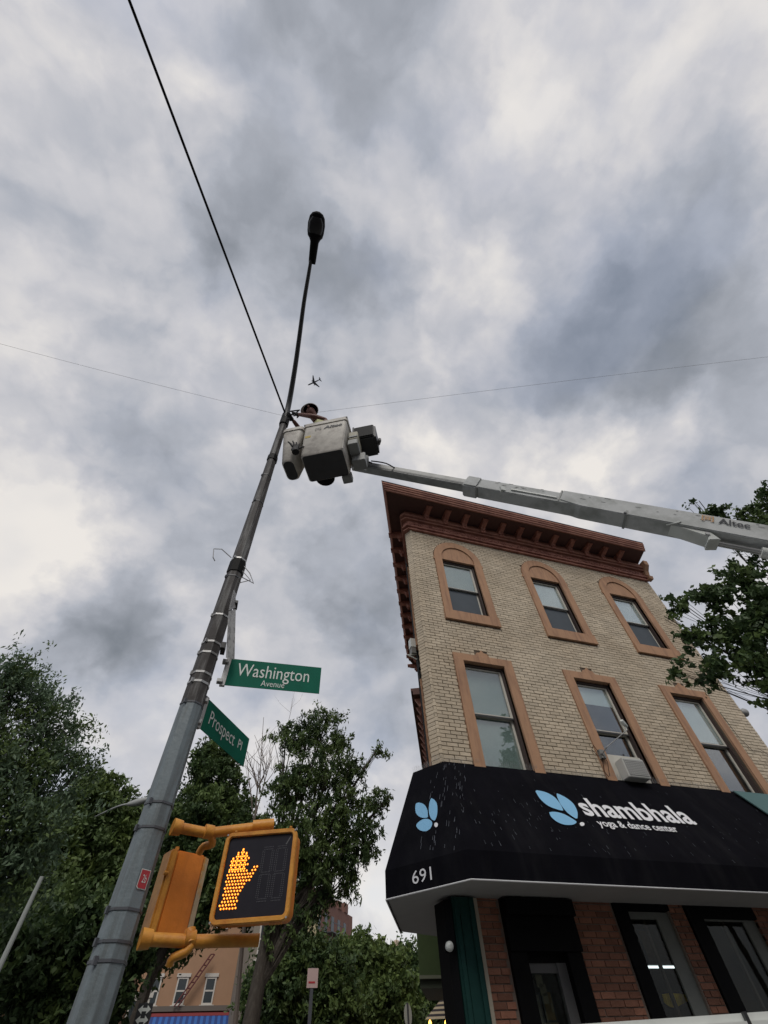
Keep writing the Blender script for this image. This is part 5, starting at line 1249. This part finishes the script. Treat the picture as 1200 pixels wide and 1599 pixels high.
for i in range(n):
    xa, xb = tp0[0]+(tp1[0]-tp0[0])*i/n, tp0[0]+(tp1[0]-tp0[0])*(i+1)/n; zt_ = tp0[2]
    (ga if i % 2 else gb2).add([(xa, Yt-.40, zt_), (xb, Yt-.40, zt_), (xb, Yt-1.9, zt_-1.2), (xa, Yt-1.9, zt_-1.2)], [(0, 1, 2, 3)])
gc.box2((tp0[0], Yt-.42, tp0[2]), (tp1[0], Yt-.02, tp0[2]+.14))
for gg, mm, nm in ((ga, BLUEC, 'blue_stripe'), (gb2, BLUED, 'dark_stripe'), (gc, mat('awning_red', (.30, .05, .05), .7), 'red_edge')):
    o = gg.build(nm, mm, ba, recalc=False); o.matrix_parent_inverse = Matrix.Translation(-ba.location)
    if nm != 'red_edge': o['kind'] = 'stuff'
q = at_y(400, 1545, 36); facade('grey_row_house', 'beige grey row house behind the trunk of the tallest tree', at_y(383, 1545, 36)[0], at_y(450, 1545, 36)[0], 36, 12, 10, BEIGE, [(q[0]+.2+1.8*i, z_, .9, 1.7) for i in range(2) for z_ in (3.6, 6.4, 9.2)])
x0, x1 = at_y(-120, 1540, 30)[0], at_y(60, 1540, 30)[0]
facade('orange_row_house', 'orange brown row house glimpsed through the trees at the far left', x0, x1, 30, 7.5, 8, TAN, [(x0+1.2+2.0*i, z_, .9, 1.5) for i in range(4) for z_ in (1.6, 4.4)])
x2 = at_y(190, 1560, 33)[0]
facade('orange_row_house', 'low orange house glimpsed between dark branches left of the lamp pole', x1+.8, x2, 33, 6.0, 8, TAN, [(x1+2.0+2.0*i, 3.2, .9, 1.5) for i in range(2)])
# row houses across the avenue, behind the camera: they close the street, shade it and show in the glass
ob = None
for i in range(4):
    xo = -26+13*i; hh0 = 11.5+(i % 2)*1.5
    t = facade('brick_row_house', ['red brick row house across the avenue, leftmost of four', 'tall brown row house across the avenue, second from the left', 'red brick row house across the avenue beside the tall brown one', 'tall brown row house across the avenue, rightmost of four'][i], xo, xo+12.9, -17, hh0, 10, (BROWNB, BEIGE)[i % 2],
           [(xo+1.6+2.4*k, z_, 1.1, 1.9) for k in range(5) for z_ in (1.4, 4.8, 8.2)])
    t.rotation_euler = (0, 0, math.pi); t.location = (xo+12.9, -17, 0)
    t['group'] = 'row houses across the avenue'
# brown apartment block far behind
bl0, bl1 = at_r(497, 1398, 66), at_r(551, 1415, 76)
ang = math.atan2(bl1[1]-bl0[1], bl1[0]-bl0[0]); Lb = math.hypot(bl1[0]-bl0[0], bl1[1]-bl0[1]); htop = (bl0[2]+bl1[2])/2
bb_ = thing('brown_apartment_block', 'brown brick apartment block with stepped parapet rising above the trees', 'building', (bl0[0]-8*math.cos(ang), bl0[1]-8*math.sin(ang), 0), ang)
LL = Lb+8
g = MB(); g.box2((0, 0, 0), (LL, 14, htop-.6)); g.build('wall', BROWNB, bb_)
for i in range(int(LL/2)):
    g = MB(); g.box2((i*2, -.1, htop-.6), (i*2+1.1, .4, htop+.15*(i % 3))); g.build('parapet', BROWNB, bb_)
for i in range(int(LL/1.9)):
    for j in range(4):
        if j < 4:
            g = MB(); g.box2((.7+i*1.9, -.03, htop-3.2-2.9*j), (1.5+i*1.9, .02, htop-1.6-2.9*j)); g.build('window', DKWIN, bb_)
for j in range(3):
    g = MB(); z_ = htop-3.3-2.9*j; g.box2((LL-8.5, -1.0, z_), (LL-5.5, -.05, z_+.08)); g.box2((LL-8.5, -1.0, z_+.8), (LL-5.5, -.95, z_+.86)); g.build('balcony', STRAPD, bb_)
q = at_r(470, 1440, 62)
facade('yellow_building', 'pale yellow building partly hidden behind the central tree', q[0]-5, at_r(488, 1440, 62)[0]+.6, q[1], at_r(480, 1428, 62)[2], 8, mat('pale_yellow', (.42, .36, .22), .85, var=.1), [(q[0]-3+2*i, 5.5, 1, 1.6) for i in range(3)])
tw_c = at_r(620, 1486, 330); tw = thing('domed_tower', 'tiny sandy tower with domed top on the horizon beyond the trees', 'building', (tw_c[0], tw_c[1], 0))
zt2 = at_r(620, 1467, 330)[2]; s_ = depth(tw_c)/F
g = MB(); g.box2((-6*s_, -5, 0), (6*s_, 10, zt2-9*s_)); g.build('wall', TOWERM, tw)
g = MB(); g.tube([(0, 0, zt2-9*s_), (0, 0, zt2-3*s_), (0, 0, zt2-1*s_), (0, 0, zt2)], [5*s_, 5*s_, 3.5*s_, .5*s_], 12); g.build('dome', TOWERM, tw)
g = MB(); g.box2((-14*s_, -5, 0), (-6*s_, 10, zt2-13*s_)); g.build('wing', TOWERM, tw)
# green box sign / hoarding along the side street
rg_ = 14.5
ga_, gb_ = at_r(651, 1458, rg_), at_r(706, 1458, rg_+.3)
zb_g = at_r(651, 1523, rg_)[2]
gp = thing('green_hoarding', 'dark green panelled shop box projecting below the awning end', 'shopfront', (ga_[0], ga_[1], 0))
g = MB(); A_, B_ = V((ga_[0], ga_[1], zb_g)), V((gb_[0], gb_[1], zb_g)); g.prism([A_, B_, B_+V((1.0, 2.2, 0)), A_+V((1.0, 2.2, 0))], (0, 0, ga_[2]-zb_g)); o = g.build('panel', GREENP, gp); o.matrix_parent_inverse = Matrix.Translation(-gp.location)
g = MB(); g.prism([A_+V((-.02, -.03, -.06)), B_+V((0, -.03, -.06)), B_+V((1, 2.2, -.06)), A_+V((1, 2.2, -.06))], (0, 0, .055)); o = g.build('trim', mat('olive', (.16, .17, .12), .7), gp); o.matrix_parent_inverse = Matrix.Translation(-gp.location)
g = MB(); g.prism([A_+V((.02, .05, -.20)), B_+V((0, .05, -.20)), B_+V((1, 2.2, -.20)), A_+V((1, 2.2, -.20))], (0, 0, .135)); o = g.build('lower_panel', mat('dull_green', (.045, .055, .035), .7), gp); o.matrix_parent_inverse = Matrix.Translation(-gp.location)
# striped awning and its bulbs
sa = thing('striped_awning', 'cream and brown striped awning with glowing bulbs beneath, right of the round sign', 'awning', tuple(at_r(668, 1592, 20)*np.array([1, 1, 0])))
gm, gk = MB(), MB(); N_ = 12
tl0, tr0 = at_r(699, 1547, 20.6), at_r(712, 1545, 20.7); bl0_, br0_ = at_r(664, 1592, 19.2), at_r(712, 1590, 19.3)
for i in range(N_):
    f0, f1 = i/N_, (i+1)/N_
    P_ = [V(tl0).lerp(V(bl0_), f0), V(tr0).lerp(V(br0_), f0), V(tr0).lerp(V(br0_), f1), V(tl0).lerp(V(bl0_), f1)]
    (gm if i % 2 else gk).add(P_, [(0, 1, 2, 3)])
for gg, mm, nm in ((gm, STRIPEC, 'cream_stripe'), (gk, STRIPEK, 'dark_stripe')):
    o = gg.build(nm, mm, sa, recalc=False); o.matrix_parent_inverse = Matrix.Translation(-sa.location)
for px in (672, 697):
    g = MB(); c_ = V(at_r(px, 1597.5, 19.6)); g.tube([c_+V((0, 0, -.06)), c_, c_+V((0, 0, .06))], [.02, .05, .02], 8); o = g.build('bulb', BULB, sa); o.matrix_parent_inverse = Matrix.Translation(-sa.location)
# ------------------------------------------------------------------ far street furniture
def post_sign(name, label, px, py0, py1, wpx, r, m, shape='rect'):
    c_ = at_r(px, (py0+py1)/2, r); sc2 = depth(c_)/F; t = thing(name, label, 'sign', (c_[0], c_[1], 0))
    hh_ = (py1-py0)*sc2/2; ww = wpx*sc2/2
    g = MB()
    if shape == 'round': g.prism([(ww*math.cos(2*math.pi*i/20), -.03, c_[2]+hh_*math.sin(2*math.pi*i/20)) for i in range(20)], (0, .006, 0))
    else: g.box2((-ww, -.035, c_[2]-hh_), (ww, -.03, c_[2]+hh_))
    g.build('panel', m, t)
    g = MB(); g.box2((-.03, -.028, 0), (.03, .03, c_[2]+hh_*1.05)); g.build('post', STRAPD, t); return t, c_, ww, hh_
t, c_, ww, hh_ = post_sign('notice_sign', 'small faded pinkish square sign on a dark post before the background trees', 488, 1517, 1538, 17, 13, PINK)
g = MB(); g.box2((-ww*.7, -.038, c_[2]-hh_*.55), (ww*.5, -.036, c_[2]-hh_*.35)); g.build('printing', RED, t)
t, c_, ww, hh_ = post_sign('round_sign', 'grey back of a round sign on a post left of the striped awning', 637, 1573, 1598, 13, 22, mat('sign_back', (.38, .40, .36), .6), 'round')
g = MB(); g.box2((-.03, -.05, 0), (.03, -.036, c_[2]+hh_*1.05)); g.build('front_strut', STRAPD, t)
t, c_, ww, hh_ = post_sign('arrow_sign', 'small black and white arrow sign between the pole and the tan house', 224, 1573, 1597, 22, 16, LOGOK)
for sgn, zz2 in ((1, .45), (-1, -.45)):
    g = MB(); zc_ = c_[2]+hh_*zz2; g.prism([(-ww*.85, -.038, zc_), (-ww*.3, -.038, zc_+hh_*.4), (-ww*.3, -.038, zc_+hh_*.15), (ww*.3, -.038, zc_+hh_*.15), (ww*.3, -.038, zc_+hh_*.4), (ww*.85, -.038, zc_), (ww*.3, -.038, zc_-hh_*.4), (ww*.3, -.038, zc_-hh_*.15), (-ww*.3, -.038, zc_-hh_*.15), (-ww*.3, -.038, zc_-hh_*.4)], (0, .002, 0)); g.build('arrow', SIGNW, t)
# far street lamp arm over the left trees
c_ = at_r(135, 1283, 20); fl2 = thing('far_street_lamp', 'thin grey street lamp arm reaching out of the trees left of the pole', 'street lamp', (c_[0]-.1, c_[1], 0))
g = MB(); P_ = smooth([V(at_r(*p)) for p in ((133, 1284, 20), (152, 1274, 18), (185, 1259, 16.5), (205, 1255, 16.0))], 4); g.tube([V((P_[0].x, P_[0].y, 0))]+P_, [.05]+[.024]*len(P_), 8); o = g.build('arm', mat('arm_grey', (.30, .31, .30), .5), smooth=True); o.parent = fl2; o.matrix_parent_inverse = Matrix.Translation(-fl2.location)
g = MB(); g.tube([V(at_r(200, 1256, 16)), V(at_r(215, 1253, 15.9)), V(at_r(232, 1248, 15.8))], [.05, .10, .06], 10); o = g.build('head', mat('arm_grey', (.30, .31, .30), .5), smooth=True); o.parent = fl2; o.matrix_parent_inverse = Matrix.Translation(-fl2.location)
c_ = at_r(66, 1369, 7.5); c2_ = at_r(0, 1510, 7.5)
sp = thing('sign_post', 'bare pale metal post at the lower left edge', 'post', (c2_[0], c2_[1], 0))
g = MB(); g.tube([V((c2_[0]-.0, c2_[1], 0)), V(tuple(c_))], [.042, .022], 8); o = g.build('post', mat('galvanised', (.30, .32, .30), .5)); o.parent = sp; o.matrix_parent_inverse = Matrix.Translation(-sp.location)
bpy.context.view_layer.update()
